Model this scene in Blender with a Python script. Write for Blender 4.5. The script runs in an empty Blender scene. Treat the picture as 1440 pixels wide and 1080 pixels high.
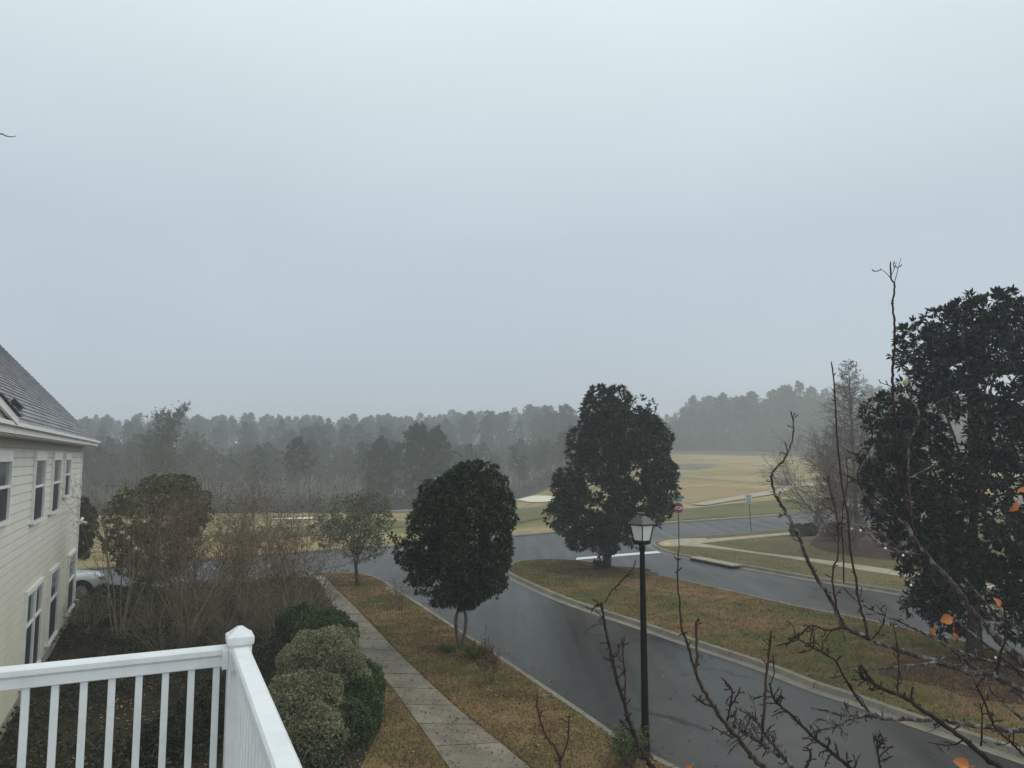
import bpy, bmesh, math, random
import numpy as np
from mathutils import Vector, noise

R = math.radians
SC = bpy.context.scene
COL = SC.collection
rng = np.random.default_rng(7)
random.seed(7)

# ------------------------------------------------------------------ camera
H = 5.5
PITCH = R(5.6)
F = 1040.0
CP, SP = math.cos(PITCH), math.sin(PITCH)


def ray(px, py):
    x = (px - 720) / F
    u = (540 - py) / F
    return np.array([x, CP - u * SP, SP + u * CP])


def at(px, py, z=0.0):
    """where the sight line through a photo pixel meets the level z"""
    d = ray(px, py)
    t = (z - H) / d[2]
    return np.array([d[0] * t, d[1] * t, z])


def far(px, py, t):
    d = ray(px, py) * t
    return np.array([d[0], d[1], H + d[2]])


def at_y(px, py, Y):
    d = ray(px, py)
    return far(px, py, Y / d[1])


cam = bpy.data.cameras.new("Camera")
cam.sensor_width = 36
cam.lens = 26
cam.clip_start = 0.05
cam.clip_end = 5000
co = bpy.data.objects.new("Camera", cam)
COL.objects.link(co)
co.location = (0, 0, H)
co.rotation_euler = (R(90) + PITCH, 0, 0)
SC.camera = co

# ------------------------------------------------------------------ materials


class NT:
    def __init__(self, name):
        self.m = bpy.data.materials.new(name)
        self.m.use_nodes = True
        self.t = self.m.node_tree
        self.b = self.t.nodes["Principled BSDF"]
        self.b.inputs["Roughness"].default_value = 0.8
        self.b.inputs["Specular IOR Level"].default_value = 0.3

    def n(self, kind, **kw):
        o = self.t.nodes.new("ShaderNode" + kind)
        for k, v in kw.items():
            setattr(o, k, v)
        return o

    def link(self, a, b):
        self.t.links.new(a, b)

    def coords(self, scale=(1, 1, 1), world=True):
        mp = self.n("Mapping")
        mp.inputs["Scale"].default_value = scale
        if world:
            g = self.n("NewGeometry")
            self.link(g.outputs["Position"], mp.inputs["Vector"])
        else:
            g = self.n("TexCoord")
            self.link(g.outputs["Object"], mp.inputs["Vector"])
        return mp.outputs[0]

    def noise(self, scale, detail=4, rough=0.6, vec=None, dist=0.0):
        o = self.n("TexNoise")
        o.inputs["Scale"].default_value = scale
        o.inputs["Detail"].default_value = detail
        o.inputs["Roughness"].default_value = rough
        o.inputs["Distortion"].default_value = dist
        self.link(vec if vec is not None else self.coords(), o.inputs["Vector"])
        return o.outputs["Fac"]

    def ramp(self, fac, stops, interp="LINEAR"):
        o = self.n("ValToRGB")
        o.color_ramp.interpolation = interp
        e = o.color_ramp.elements
        while len(e) < len(stops):
            e.new(0.5)
        for i, (p, c) in enumerate(stops):
            e[i].position = p
            if not isinstance(c, tuple):
                c = (c, c, c)
            e[i].color = (c[0], c[1], c[2], 1)
        self.link(fac, o.inputs["Fac"])
        return o.outputs["Color"]

    def mix(self, fac, a, b, mode="MIX"):
        o = self.n("Mix", data_type="RGBA", blend_type=mode)
        for s, v in ((0, fac), (6, a), (7, b)):
            if isinstance(v, (int, float)):
                o.inputs[s].default_value = v
            elif isinstance(v, tuple):
                o.inputs[s].default_value = (v[0], v[1], v[2], 1)
            else:
                self.link(v, o.inputs[s])
        return o.outputs[2]

    def base(self, c):
        if isinstance(c, tuple):
            self.b.inputs["Base Color"].default_value = (c[0], c[1], c[2], 1)
        else:
            self.link(c, self.b.inputs["Base Color"])
        return self

    def rough(self, r):
        if isinstance(r, (int, float)):
            self.b.inputs["Roughness"].default_value = r
        else:
            self.link(r, self.b.inputs["Roughness"])
        return self

    def spec(self, s):
        self.b.inputs["Specular IOR Level"].default_value = s
        return self

    def bump(self, h, strength=0.4, dist=0.02):
        o = self.n("Bump")
        o.inputs["Strength"].default_value = strength
        o.inputs["Distance"].default_value = dist
        self.link(h, o.inputs["Height"])
        self.link(o.outputs[0], self.b.inputs["Normal"])
        return self


def plain(name, c, rough=0.7, var=0.12, scale=6.0, spec=0.3, metal=0.0):
    k = NT(name)
    d = tuple(x * (1 - var) for x in c)
    l = tuple(min(1, x * (1 + var)) for x in c)
    k.base(k.ramp(k.noise(scale), [(0.3, d), (0.7, l)])).rough(rough).spec(spec)
    k.b.inputs["Metallic"].default_value = metal
    return k.m


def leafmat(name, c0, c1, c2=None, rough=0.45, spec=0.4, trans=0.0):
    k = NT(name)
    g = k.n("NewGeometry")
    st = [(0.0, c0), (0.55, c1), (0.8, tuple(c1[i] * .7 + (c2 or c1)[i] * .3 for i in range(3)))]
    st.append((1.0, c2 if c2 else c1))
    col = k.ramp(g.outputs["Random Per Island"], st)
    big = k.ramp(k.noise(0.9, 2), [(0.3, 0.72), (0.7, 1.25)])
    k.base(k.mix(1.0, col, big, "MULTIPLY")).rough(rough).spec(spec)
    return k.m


def barkmat(name, c0, c1, scale=9.0, lichen=None):
    k = NT(name)
    f = k.noise(scale, 5, 0.7)
    col = k.ramp(f, [(0.32, c0), (0.7, c1)])
    if lichen:
        m = k.ramp(k.noise(scale * 1.7, 4, 0.7, k.coords((1.3, 1, 0.8))), [(0.5, 0.0), (0.6, 1.0)])
        col = k.mix(m, col, lichen)
    k.base(col).rough(0.9).spec(0.15)
    k.bump(k.noise(scale * 4, 4), 0.6, 0.01)
    return k.m


def asphalt():
    k = NT("wet_asphalt")
    big = k.noise(0.22, 5, 0.65, k.coords((1, 1, 1)), 0.6)
    fine = k.noise(28, 3, 0.7)
    # tyre-worn streaks run with the lane
    mp = k.n("Mapping")
    mp.inputs["Rotation"].default_value = (0, 0, R(-22))
    mp.inputs["Scale"].default_value = (1.1, 0.07, 1)
    g = k.n("NewGeometry")
    k.link(g.outputs["Position"], mp.inputs["Vector"])
    st = k.noise(0.9, 4, 0.6, mp.outputs[0])
    col = k.ramp(big, [(0.3, (0.026, 0.024, 0.020)), (0.7, (0.080, 0.074, 0.062))])
    col = k.mix(1.0, col, k.ramp(st, [(0.36, 0.42), (0.62, 1.4)]), "MULTIPLY")
    col = k.mix(0.42, col, k.ramp(fine, [(0.38, 0.006), (0.72, 0.14)]))
    # cracks
    v = k.n("TexVoronoi", feature="DISTANCE_TO_EDGE")
    v.inputs["Scale"].default_value = 0.19
    w = k.n("Mapping")
    g2 = k.n("NewGeometry")
    nz = k.n("TexNoise")
    nz.inputs["Scale"].default_value = 0.9
    nz.inputs["Detail"].default_value = 4
    k.link(g2.outputs["Position"], nz.inputs["Vector"])
    ad = k.n("VectorMath", operation="MULTIPLY_ADD")
    ad.inputs[1].default_value = (1.6, 1.6, 0)
    k.link(nz.outputs["Color"], ad.inputs[0])
    k.link(g2.outputs["Position"], ad.inputs[2])
    k.link(ad.outputs[0], w.inputs["Vector"])
    w.inputs["Rotation"].default_value = (0, 0, R(20))
    k.link(w.outputs[0], v.inputs["Vector"])
    cr = k.ramp(v.outputs["Distance"], [(0.0, 0.0), (0.014, 1.0)])
    br = k.ramp(k.noise(0.3, 3), [(0.46, 1.0), (0.54, 0.0)])
    crk = k.mix(br, (1, 1, 1), cr)
    col = k.mix(crk, (0.006, 0.006, 0.006), col)
    pt_ = k.n("TexVoronoi", feature="F1", distance="CHEBYCHEV")
    pt_.inputs["Scale"].default_value = 0.16
    k.link(mp.outputs[0], pt_.inputs["Vector"])
    col = k.mix(1.0, col, k.ramp(pt_.outputs["Color"], [(0.2, 0.78), (0.8, 1.18)]), "MULTIPLY")
    k.base(col).rough(k.ramp(st, [(0.3, 0.28), (0.68, 0.5)])).spec(0.5)
    k.b.inputs["IOR"].default_value = 1.27
    k.bump(fine, 0.35, 0.01)
    return k.m


def concrete(name, c=(0.34, 0.32, 0.28), stain=0.5):
    k = NT(name)
    a = k.ramp(k.noise(1.1, 6, 0.7), [(0.3, tuple(x * (1 - stain) for x in c)), (0.7, c)])
    b = k.ramp(k.noise(14, 4, 0.7), [(0.3, 0.75), (0.7, 1.1)])
    k.base(k.mix(1.0, a, b, "MULTIPLY")).rough(0.7).spec(0.35)
    k.bump(k.noise(40, 3), 0.3, 0.006)
    return k.m


def turf(name, tan, olive, brown, gscale=0.35, thr=(0.42, 0.62)):
    k = NT(name)
    f = k.noise(gscale, 5, 0.65)
    col = k.mix(k.ramp(f, [(thr[0], 0.0), (thr[1], 1.0)]), tan, olive)
    f2 = k.ramp(k.noise(gscale * 2.6, 5, 0.7), [(0.5, 0.0), (0.68, 1.0)])
    col = k.mix(f2, col, brown)
    fine = k.ramp(k.noise(22, 4, 0.75), [(0.3, 0.62), (0.72, 1.35)])
    k.base(k.mix(1.0, col, fine, "MULTIPLY")).rough(0.95).spec(0.1)
    k.bump(k.noise(30, 4, 0.8), 0.9, 0.03)
    return k.m


def golfmat():
    k = NT("golf_turf")
    vec = k.coords((0.022, 0.085, 0.3))
    f = k.noise(1.0, 4, 0.55, vec, 0.4)
    col = k.ramp(f, [(0.32, (0.15, 0.145, 0.06)), (0.45, (0.26, 0.21, 0.095)), (0.56, (0.38, 0.285, 0.145)), (0.7, (0.175, 0.16, 0.07))])
    col = k.mix(1.0, col, k.ramp(k.noise(0.5, 5, 0.7), [(0.3, 0.75), (0.7, 1.2)]), "MULTIPLY")
    col = k.mix(1.0, col, k.ramp(k.noise(6, 4, 0.7), [(0.3, 0.8), (0.7, 1.15)]), "MULTIPLY")
    k.base(col).rough(0.95).spec(0.1)
    return k.m


def siding():
    k = NT("cream_lap_siding")
    c = k.ramp(k.noise(1.4, 4), [(0.3, (0.60, 0.585, 0.525)), (0.7, (0.66, 0.645, 0.585))])
    # algae film on the damp lower boards, patchy
    g = k.n("NewGeometry")
    s = k.n("SeparateXYZ")
    k.link(g.outputs["Position"], s.inputs[0])
    mr = k.n("MapRange")
    mr.inputs["From Min"].default_value = 5.2
    mr.inputs["From Max"].default_value = 0.3
    k.link(s.outputs["Z"], mr.inputs["Value"])
    nz = k.noise(0.8, 5, 0.7, k.coords((1, 1, 0.4)))
    mu = k.n("Math", operation="MULTIPLY")
    k.link(mr.outputs[0], mu.inputs[0])
    k.link(nz, mu.inputs[1])
    m = k.ramp(mu.outputs[0], [(0.1, 0.0), (0.6, 0.85)])
    c = k.mix(m, c, (0.47, 0.46, 0.30))
    k.base(c).rough(0.6)
    return k.m


def shingle():
    k = NT("grey_shingles")
    g = k.n("NewGeometry")
    c = k.ramp(g.outputs["Random Per Island"], [(0.0, (0.19, 0.19, 0.205)), (1.0, (0.31, 0.31, 0.33))])
    k.base(k.mix(1.0, c, k.ramp(k.noise(30, 3), [(0.3, 0.7), (0.7, 1.2)]), "MULTIPLY")).rough(0.85)
    return k.m


M = {}
M["asphalt"] = asphalt()
M["conc"] = concrete("weathered_concrete", (0.29, 0.248, 0.18), 0.6)
M["conc2"] = concrete("pale_concrete", (0.46, 0.395, 0.28), 0.3)
M["kerb"] = concrete("kerb_concrete", (0.30, 0.265, 0.205), 0.5)
M["turf_v"] = turf("verge_turf", (0.28, 0.185, 0.088), (0.16, 0.14, 0.054), (0.17, 0.098, 0.05))
M["turf_m"] = turf("median_turf", (0.255, 0.165, 0.08), (0.14, 0.137, 0.048), (0.21, 0.118, 0.058), 0.2, (0.44, 0.56))
M["turf_r"] = turf("corner_turf", (0.19, 0.152, 0.078), (0.135, 0.128, 0.056), (0.18, 0.115, 0.058), 0.2)
M["mulch"] = turf("bark_mulch", (0.085, 0.05, 0.034), (0.06, 0.04, 0.028), (0.12, 0.065, 0.04), 0.8)
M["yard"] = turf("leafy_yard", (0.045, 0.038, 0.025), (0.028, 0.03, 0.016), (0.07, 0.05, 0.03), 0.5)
M["golf"] = golfmat()
M["woodfloor"] = turf("wood_floor", (0.11, 0.085, 0.055), (0.07, 0.07, 0.04), (0.13, 0.09, 0.06), 0.06)
M["sand"] = plain("bunker_sand", (0.78, 0.70, 0.55), 0.9, 0.06)
k = NT("white_vinyl")
c_ = k.ramp(k.noise(5, 6, 0.75), [(0.3, (0.70, 0.71, 0.69)), (0.55, (0.80, 0.81, 0.81))])
c_ = k.mix(k.ramp(k.noise(22, 5, 0.8), [(0.62, 0.0), (0.78, 0.55)]), c_, (0.50, 0.50, 0.45))
k.base(c_).rough(k.ramp(k.noise(9, 4), [(0.3, 0.25), (0.7, 0.5)])).spec(0.45)
M["white"] = k.m
M["trim"] = plain("white_trim", (0.72, 0.72, 0.69), 0.5, 0.06, 3)
M["soffit"] = plain("soffit_board", (0.52, 0.50, 0.45), 0.6, 0.05, 3)
M["siding"] = siding()
M["shingle"] = shingle()
M["found"] = plain("foundation_render", (0.33, 0.31, 0.25), 0.85, 0.3, 2)
k = NT("window_glass"); k.base((0.10, 0.125, 0.125)).rough(0.06).spec(0.7); M["glass"] = k.m
k = NT("window_screen"); k.base(k.ramp(k.noise(3), [(0.3, (0.02, 0.024, 0.03)), (0.7, (0.035, 0.04, 0.048))])).rough(0.5); M["screen"] = k.m
M["black"] = plain("black_metal", (0.006, 0.006, 0.007), 0.5, 0.25, 12, 0.2)
M["blackroof"] = plain("lantern_roof_metal", (0.05, 0.054, 0.058), 0.45, 0.15, 9, 0.35)
k = NT("frosted_glass"); k.base(k.ramp(k.noise(9, 3, 0.6, k.coords((6, 6, 0.6))), [(0.3, (0.60, 0.61, 0.58)), (0.7, (0.74, 0.75, 0.73))])).rough(0.3).spec(0.5); M["frost"] = k.m
M["steel"] = plain("galvanised_steel", (0.20, 0.20, 0.19), 0.5, 0.2, 8, 0.5)
M["darkpost"] = plain("dark_post", (0.05, 0.05, 0.048), 0.6)
M["red"] = plain("sign_red", (0.33, 0.022, 0.03), 0.4, 0.06)
M["signwhite"] = plain("sign_white", (0.78, 0.79, 0.78), 0.4, 0.04)
M["signblack"] = plain("sign_black", (0.02, 0.02, 0.02), 0.5)
M["signgreen"] = plain("sign_green", (0.03, 0.22, 0.14), 0.4, 0.08)
M["paint"] = plain("road_paint", (0.74, 0.76, 0.76), 0.55, 0.12, 9)
M["tactile"] = plain("tactile_yellow", (0.62, 0.40, 0.10), 0.6, 0.15, 10)
M["slot_shade"] = plain("dark_opening", (0.01, 0.01, 0.011), 0.9)  # near-black colour for the shade inside the drain opening
M["carwhite"] = plain("car_paint_white", (0.86, 0.87, 0.87), 0.18, 0.02, 3, 0.6)
M["cardark"] = plain("car_dark_trim", (0.018, 0.018, 0.02), 0.4, 0.1, 8, 0.5)
M["tyre"] = plain("tyre_rubber", (0.02, 0.02, 0.02), 0.85)
M["rim"] = plain("alloy_rim", (0.4, 0.4, 0.41), 0.3, 0.05, 5, 0.5, 0.6)
k = NT("car_glass"); k.base((0.02, 0.025, 0.03)).rough(0.05).spec(0.8); M["carglass"] = k.m
k = NT("headlamp"); k.base((0.5, 0.52, 0.53)).rough(0.1).spec(0.8); M["headlamp"] = k.m
M["amber"] = plain("amber_lens", (0.6, 0.22, 0.03), 0.3)
M["magnolia"] = leafmat("magnolia_leaf", (0.005, 0.011, 0.008), (0.014, 0.028, 0.017), (0.075, 0.095, 0.06), 0.42, 0.25)  # pale last colour paints glints onto a few leaves
M["magnolia2"] = leafmat("magnolia_small_leaf", (0.007, 0.014, 0.006), (0.020, 0.036, 0.014), (0.095, 0.12, 0.055), 0.42, 0.27)  # lightest stop stands in for highlights on the leaves
M["magnolia3"] = leafmat("magnolia_far_leaf", (0.005, 0.010, 0.009), (0.013, 0.022, 0.017), (0.06, 0.07, 0.05), 0.42, 0.25)  # light specks of gloss are put into the last colour
M["olive"] = leafmat("grey_green_leaf", (0.07, 0.085, 0.04), (0.13, 0.145, 0.075), (0.21, 0.215, 0.125), 0.6, 0.25)
M["ever"] = leafmat("evergreen_leaf", (0.035, 0.046, 0.012), (0.085, 0.10, 0.024), (0.16, 0.17, 0.045), 0.6, 0.25)
M["hedge"] = leafmat("variegated_leaf", (0.13, 0.135, 0.06), (0.26, 0.26, 0.14), (0.44, 0.43, 0.28), 0.6, 0.25)
M["hedge2"] = leafmat("hedge_green_leaf", (0.04, 0.065, 0.025), (0.075, 0.115, 0.04), (0.12, 0.16, 0.06), 0.55, 0.3)
M["dark_leaf"] = leafmat("dark_ground_leaf", (0.02, 0.028, 0.014), (0.04, 0.05, 0.024), (0.075, 0.075, 0.035), 0.6, 0.25)
M["pine"] = leafmat("pine_needles", (0.016, 0.026, 0.018), (0.030, 0.044, 0.028), (0.048, 0.062, 0.038), 0.8, 0.1)
M["wood_leaf"] = leafmat("broadleaf_far", (0.045, 0.058, 0.032), (0.08, 0.095, 0.052), (0.12, 0.13, 0.075), 0.8, 0.1)
M["seed"] = leafmat("dry_seedheads", (0.10, 0.055, 0.04), (0.17, 0.095, 0.068), (0.22, 0.14, 0.095), 0.9, 0.1)
M["blade_tan"] = leafmat("dormant_blades", (0.20, 0.125, 0.06), (0.36, 0.25, 0.125), (0.17, 0.165, 0.065), 0.9, 0.1)
M["blade_med"] = leafmat("median_blades", (0.185, 0.105, 0.05), (0.32, 0.205, 0.095), (0.145, 0.15, 0.05), 0.9, 0.1)
M["litter"] = leafmat("fallen_leaf", (0.10, 0.055, 0.03), (0.19, 0.10, 0.055), (0.36, 0.28, 0.19), 0.9, 0.1)
M["orange"] = leafmat("autumn_orange", (0.42, 0.11, 0.04), (0.50, 0.17, 0.06), (0.52, 0.22, 0.09), 0.55, 0.3)
M["liriope"] = leafmat("strap_leaf", (0.05, 0.075, 0.022), (0.09, 0.13, 0.04), (0.17, 0.16, 0.07), 0.6, 0.3)
M["pampas"] = leafmat("pale_plume", (0.36, 0.34, 0.29), (0.52, 0.50, 0.44), (0.62, 0.60, 0.54), 0.9, 0.1)
M["bark"] = barkmat("grey_bark", (0.05, 0.042, 0.034), (0.15, 0.13, 0.11))
M["barkpale"] = barkmat("pale_mottled_bark", (0.07, 0.06, 0.05), (0.24, 0.22, 0.19), 7)
M["barkmyrtle"] = barkmat("myrtle_bark", (0.17, 0.14, 0.085), (0.34, 0.285, 0.185), 5)
M["twig"] = barkmat("bare_twig_bark", (0.11, 0.075, 0.056), (0.21, 0.15, 0.115), 2)
M["twigtan"] = barkmat("tan_twig_bark", (0.13, 0.102, 0.068), (0.26, 0.21, 0.145), 3)
M["twigfar"] = barkmat("woodland_twig_bark", (0.075, 0.064, 0.054), (0.14, 0.12, 0.102), 0.6)
M["cypress"] = barkmat("cypress_bark", (0.10, 0.08, 0.068), (0.19, 0.155, 0.135), 1.5)
M["pear"] = barkmat("pear_limb_bark", (0.035, 0.028, 0.026), (0.115, 0.095, 0.085), 14, (0.24, 0.225, 0.205))
M["pear_d"] = barkmat("pear_dark_bark", (0.022, 0.017, 0.016), (0.07, 0.055, 0.05), 16)
M["pear_r"] = barkmat("pear_shoot_bark", (0.046, 0.028, 0.022), (0.10, 0.062, 0.048), 12)
M["pear_y"] = barkmat("pear_tan_bark", (0.042, 0.031, 0.022), (0.10, 0.074, 0.05), 12)
M["bud"] = plain("yellow_green_bud", (0.40, 0.40, 0.16), 0.6)
k = NT("dew"); k.base((0.9, 0.93, 0.95)).rough(0.03).spec(1.0); M["dew"] = k.m

# ------------------------------------------------------------------ geometry helpers


class Geo:
    def __init__(self):
        self.V, self.T, self.Q, self.n = [], [], [], 0

    def add(self, V, T=None, Q=None):
        V = np.asarray(V, float).reshape(-1, 3)
        if T is not None and len(T):
            self.T.append(np.asarray(T, int).reshape(-1, 3) + self.n)
        if Q is not None and len(Q):
            self.Q.append(np.asarray(Q, int).reshape(-1, 4) + self.n)
        self.V.append(V)
        self.n += len(V)
        return self

    def box(self, c, s, ax=None):
        """box: centre, full sizes, optional 3x3 axes (rows)"""
        c = np.asarray(c, float)
        ax = np.eye(3) if ax is None else np.asarray(ax, float)
        v = []
        for i in (-.5, .5):
            for j in (-.5, .5):
                for l in (-.5, .5):
                    v.append(c + ax[0] * i * s[0] + ax[1] * j * s[1] + ax[2] * l * s[2])
        q = [(0, 1, 3, 2), (4, 6, 7, 5), (0, 4, 5, 1), (2, 3, 7, 6), (0, 2, 6, 4), (1, 5, 7, 3)]
        return self.add(v, None, q)

    def segs(self, P0, P1, r0, r1, sides=4):
        """many tapered prisms at once"""
        P0, P1 = np.asarray(P0, float), np.asarray(P1, float)
        r0, r1 = np.asarray(r0, float), np.asarray(r1, float)
        n = len(P0)
        if n == 0:
            return self
        d = P1 - P0
        d /= np.linalg.norm(d, axis=1)[:, None] + 1e-9
        ref = np.where(np.abs(d[:, 2:3]) > .8, np.array([[1., 0, 0]]), np.array([[0, 0, 1.]]))
        a = np.cross(d, ref)
        a /= np.linalg.norm(a, axis=1)[:, None] + 1e-9
        b = np.cross(d, a)
        V = np.zeros((n, 2 * sides, 3))
        for k_ in range(sides):
            t = 2 * math.pi * k_ / sides
            o = a * math.cos(t) + b * math.sin(t)
            V[:, k_] = P0 + o * r0[:, None]
            V[:, sides + k_] = P1 + o * r1[:, None]
        base = (np.arange(n) * 2 * sides)[:, None]
        Q = []
        for k_ in range(sides):
            k2 = (k_ + 1) % sides
            Q.append(np.hstack([base + k_, base + k2, base + sides + k2, base + sides + k_]))
        return self.add(V.reshape(-1, 3), None, np.vstack(Q))

    def tube(self, pts, rad, sides=8, cap=True):
        pts = np.asarray(pts, float)
        n = len(pts)
        rad = np.broadcast_to(np.asarray(rad, float), (n,))
        tan = np.gradient(pts, axis=0)
        tan /= np.linalg.norm(tan, axis=1)[:, None] + 1e-9
        ref = np.array([0.31, 0.2, 1.0]) if abs(tan[0][2]) < .8 else np.array([1., .1, 0])
        a = np.cross(tan[0], ref)
        a /= np.linalg.norm(a)
        V = []
        for i in range(n):
            a = a - tan[i] * np.dot(a, tan[i])
            a /= np.linalg.norm(a) + 1e-9
            b = np.cross(tan[i], a)
            for k_ in range(sides):
                t = 2 * math.pi * k_ / sides
                V.append(pts[i] + rad[i] * (a * math.cos(t) + b * math.sin(t)))
        Q = []
        for i in range(n - 1):
            for k_ in range(sides):
                k2 = (k_ + 1) % sides
                Q.append((i * sides + k_, i * sides + k2, (i + 1) * sides + k2, (i + 1) * sides + k_))
        T = []
        if cap:
            V.append(pts[0]); V.append(pts[-1])
            for k_ in range(sides):
                k2 = (k_ + 1) % sides
                T.append((n * sides, k2, k_))
                T.append((n * sides + 1, (n - 1) * sides + k_, (n - 1) * sides + k2))
        return self.add(V, T, Q)

    def leaves(self, C, D, N, L, W):
        """folded four-point leaves: base C, direction D, facing N, length L, half width W"""
        C, D, N = (np.asarray(x, float) for x in (C, D, N))
        n = len(C)
        if n == 0:
            return self
        D = D / (np.linalg.norm(D, axis=1)[:, None] + 1e-9)
        S = np.cross(D, N)
        S /= np.linalg.norm(S, axis=1)[:, None] + 1e-9
        U = np.cross(S, D)
        L = np.broadcast_to(np.asarray(L, float), (n,))[:, None]
        W = np.broadcast_to(np.asarray(W, float), (n,))[:, None]
        mid = C + D * L * .5
        V = np.stack([C, mid + S * W + U * W * .35, C + D * L - U * L * .06, mid - S * W + U * W * .35], 1)
        b = (np.arange(n) * 4)[:, None]
        T = np.vstack([np.hstack([b, b + 1, b + 2]), np.hstack([b, b + 2, b + 3])])
        return self.add(V.reshape(-1, 3), T)

    def build(self, name, mat, parent=None, origin=None, smooth=False):
        me = bpy.data.meshes.new(name)
        V = np.vstack(self.V)
        if origin is None and parent is not None:
            origin = np.array(parent.matrix_world.translation) if parent.parent is None else None
            origin = np.array(ROOT_LOC[parent.name])
        if origin is not None:
            V = V - np.asarray(origin, float)
        T = np.vstack(self.T) if self.T else np.zeros((0, 3), int)
        Q = np.vstack(self.Q) if self.Q else np.zeros((0, 4), int)
        me.vertices.add(len(V))
        me.vertices.foreach_set("co", V.ravel().astype(np.float32))
        nl = T.size + Q.size
        me.loops.add(nl)
        me.loops.foreach_set("vertex_index", np.concatenate([T.ravel(), Q.ravel()]).astype(np.int32))
        me.polygons.add(len(T) + len(Q))
        st = np.concatenate([np.arange(len(T)) * 3, T.size + np.arange(len(Q)) * 4]).astype(np.int32)
        me.polygons.foreach_set("loop_start", st)
        me.polygons.foreach_set("use_smooth", np.full(len(T) + len(Q), bool(smooth)))
        me.update(calc_edges=True)
        me.validate()
        me.materials.append(mat)
        o = bpy.data.objects.new(name, me)
        COL.objects.link(o)
        if parent is not None:
            o.parent = parent
            ROOT_LOC[o.name] = origin
        elif origin is not None:
            o.location = origin
            ROOT_LOC[o.name] = np.asarray(origin, float)
        return o


ROOT_LOC = {}


def tag(o, label=None, cat=None, group=None, kind=None):
    if label: o["label"] = label
    if cat: o["category"] = cat
    if group: o["group"] = group
    if kind: o["kind"] = kind
    return o


def thing(name, label, cat, loc=(0, 0, 0), group=None):
    o = bpy.data.objects.new(name, None)
    o.empty_display_size = 0.2
    COL.objects.link(o)
    o.location = tuple(float(x) for x in loc)
    ROOT_LOC[o.name] = np.asarray(loc, float)
    return tag(o, label, cat, group)


def copy_tree(o, loc, rz=0.0, sc=1.0, label=None, group=None, szf=1.0):
    c = o.copy()
    COL.objects.link(c)
    c.location = tuple(float(x) for x in loc)
    c.rotation_euler = (0, 0, rz)
    c.scale = (sc, sc, sc * szf)
    if label: c["label"] = label
    if group: c["group"] = group
    for ch in o.children:
        d = ch.copy()
        COL.objects.link(d)
        d.parent = c
        for g in ch.children:
            e = g.copy()
            COL.objects.link(e)
            e.parent = d
    return c


def smoothline(P, n=8):
    P = np.asarray(P, float)
    if len(P) < 3:
        return P
    Q = np.vstack([2 * P[0] - P[1], P, 2 * P[-1] - P[-2]])
    out = []
    for i in range(1, len(Q) - 2):
        p0, p1, p2, p3 = Q[i - 1], Q[i], Q[i + 1], Q[i + 2]
        for k_ in range(n):
            t = k_ / n
            out.append(.5 * ((2 * p1) + (-p0 + p2) * t + (2 * p0 - 5 * p1 + 4 * p2 - p3) * t * t + (-p0 + 3 * p1 - 3 * p2 + p3) * t ** 3))
    out.append(P[-1])
    return np.array(out)


def poly_sheet(name, pts, z, mat, skirt=0.0, kind="structure"):
    bm = bmesh.new()
    vs = [bm.verts.new((p[0], p[1], z)) for p in pts]
    f = bm.faces.new(vs)
    f.normal_update()
    if f.normal.z < 0:
        f.normal_flip()
    if skirt > 0:
        r = bmesh.ops.extrude_face_region(bm, geom=[f])
        low = [e for e in r["geom"] if isinstance(e, bmesh.types.BMVert)]
        for v in low:
            v.co.z -= skirt
        for e in [e for e in r["geom"] if isinstance(e, bmesh.types.BMFace)]:
            bm.faces.remove(e)
        # keep the top face: extrude leaves the original in place
        if not any(abs(g.normal.z) > .5 for g in bm.faces):
            bm.faces.new(vs)
    bmesh.ops.triangulate(bm, faces=[g for g in bm.faces if len(g.verts) > 4])
    bmesh.ops.recalc_face_normals(bm, faces=bm.faces)
    bm.faces.ensure_lookup_table()
    top = [g for g in bm.faces if all(abs(v.co.z - z) < 1e-6 for v in g.verts)]
    if top and top[0].normal.z < 0:
        bmesh.ops.reverse_faces(bm, faces=bm.faces)
    me = bpy.data.meshes.new(name)
    bm.to_mesh(me)
    bm.free()
    me.materials.append(mat)
    o = bpy.data.objects.new(name, me)
    COL.objects.link(o)
    if kind: o["kind"] = kind
    return o


def offset_line(P, d):
    """offset a 2D polyline to its right by d"""
    t = np.gradient(P[:, :2], axis=0)
    t /= np.linalg.norm(t, axis=1)[:, None] + 1e-9
    return P[:, :2] + np.stack([t[:, 1], -t[:, 0]], 1) * d


def sweep(name, line, profile, mat, gap=None):
    """sweep a (right offset, z) profile along a 2D line"""
    g = Geo()
    if gap:
        s_ = np.concatenate([[0], np.cumsum(np.linalg.norm(np.diff(line, axis=0), axis=1))])
        st_ = np.arange(0, s_[-1], gap)
        u_ = np.sort(np.concatenate([s_, st_ + .001, st_ + .022, [s_[-1]]]))
        line = np.stack([np.interp(u_, s_, line[:, i]) for i in (0, 1)], 1)
        keep_ = [True] * (len(u_) - 1)
        for i in range(len(u_) - 1):
            m_ = (u_[i] + u_[i + 1]) / 2
            j_ = m_ - gap * math.floor(m_ / gap)
            if .001 < j_ < .022 or u_[i + 1] - u_[i] < 1e-5: keep_[i] = False
    rows = [np.hstack([offset_line(line, o), np.full((len(line), 1), z)]) for o, z in profile]
    n = len(line)
    V = np.vstack(rows)
    Q = []
    for k_ in range(len(rows) - 1):
        for i in range(n - 1):
            if gap and not keep_[i]: continue
            Q.append((k_ * n + i, k_ * n + i + 1, (k_ + 1) * n + i + 1, (k_ + 1) * n + i))
    g.add(V, None, Q)
    return tag(g.build(name, mat), kind="structure")


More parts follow.
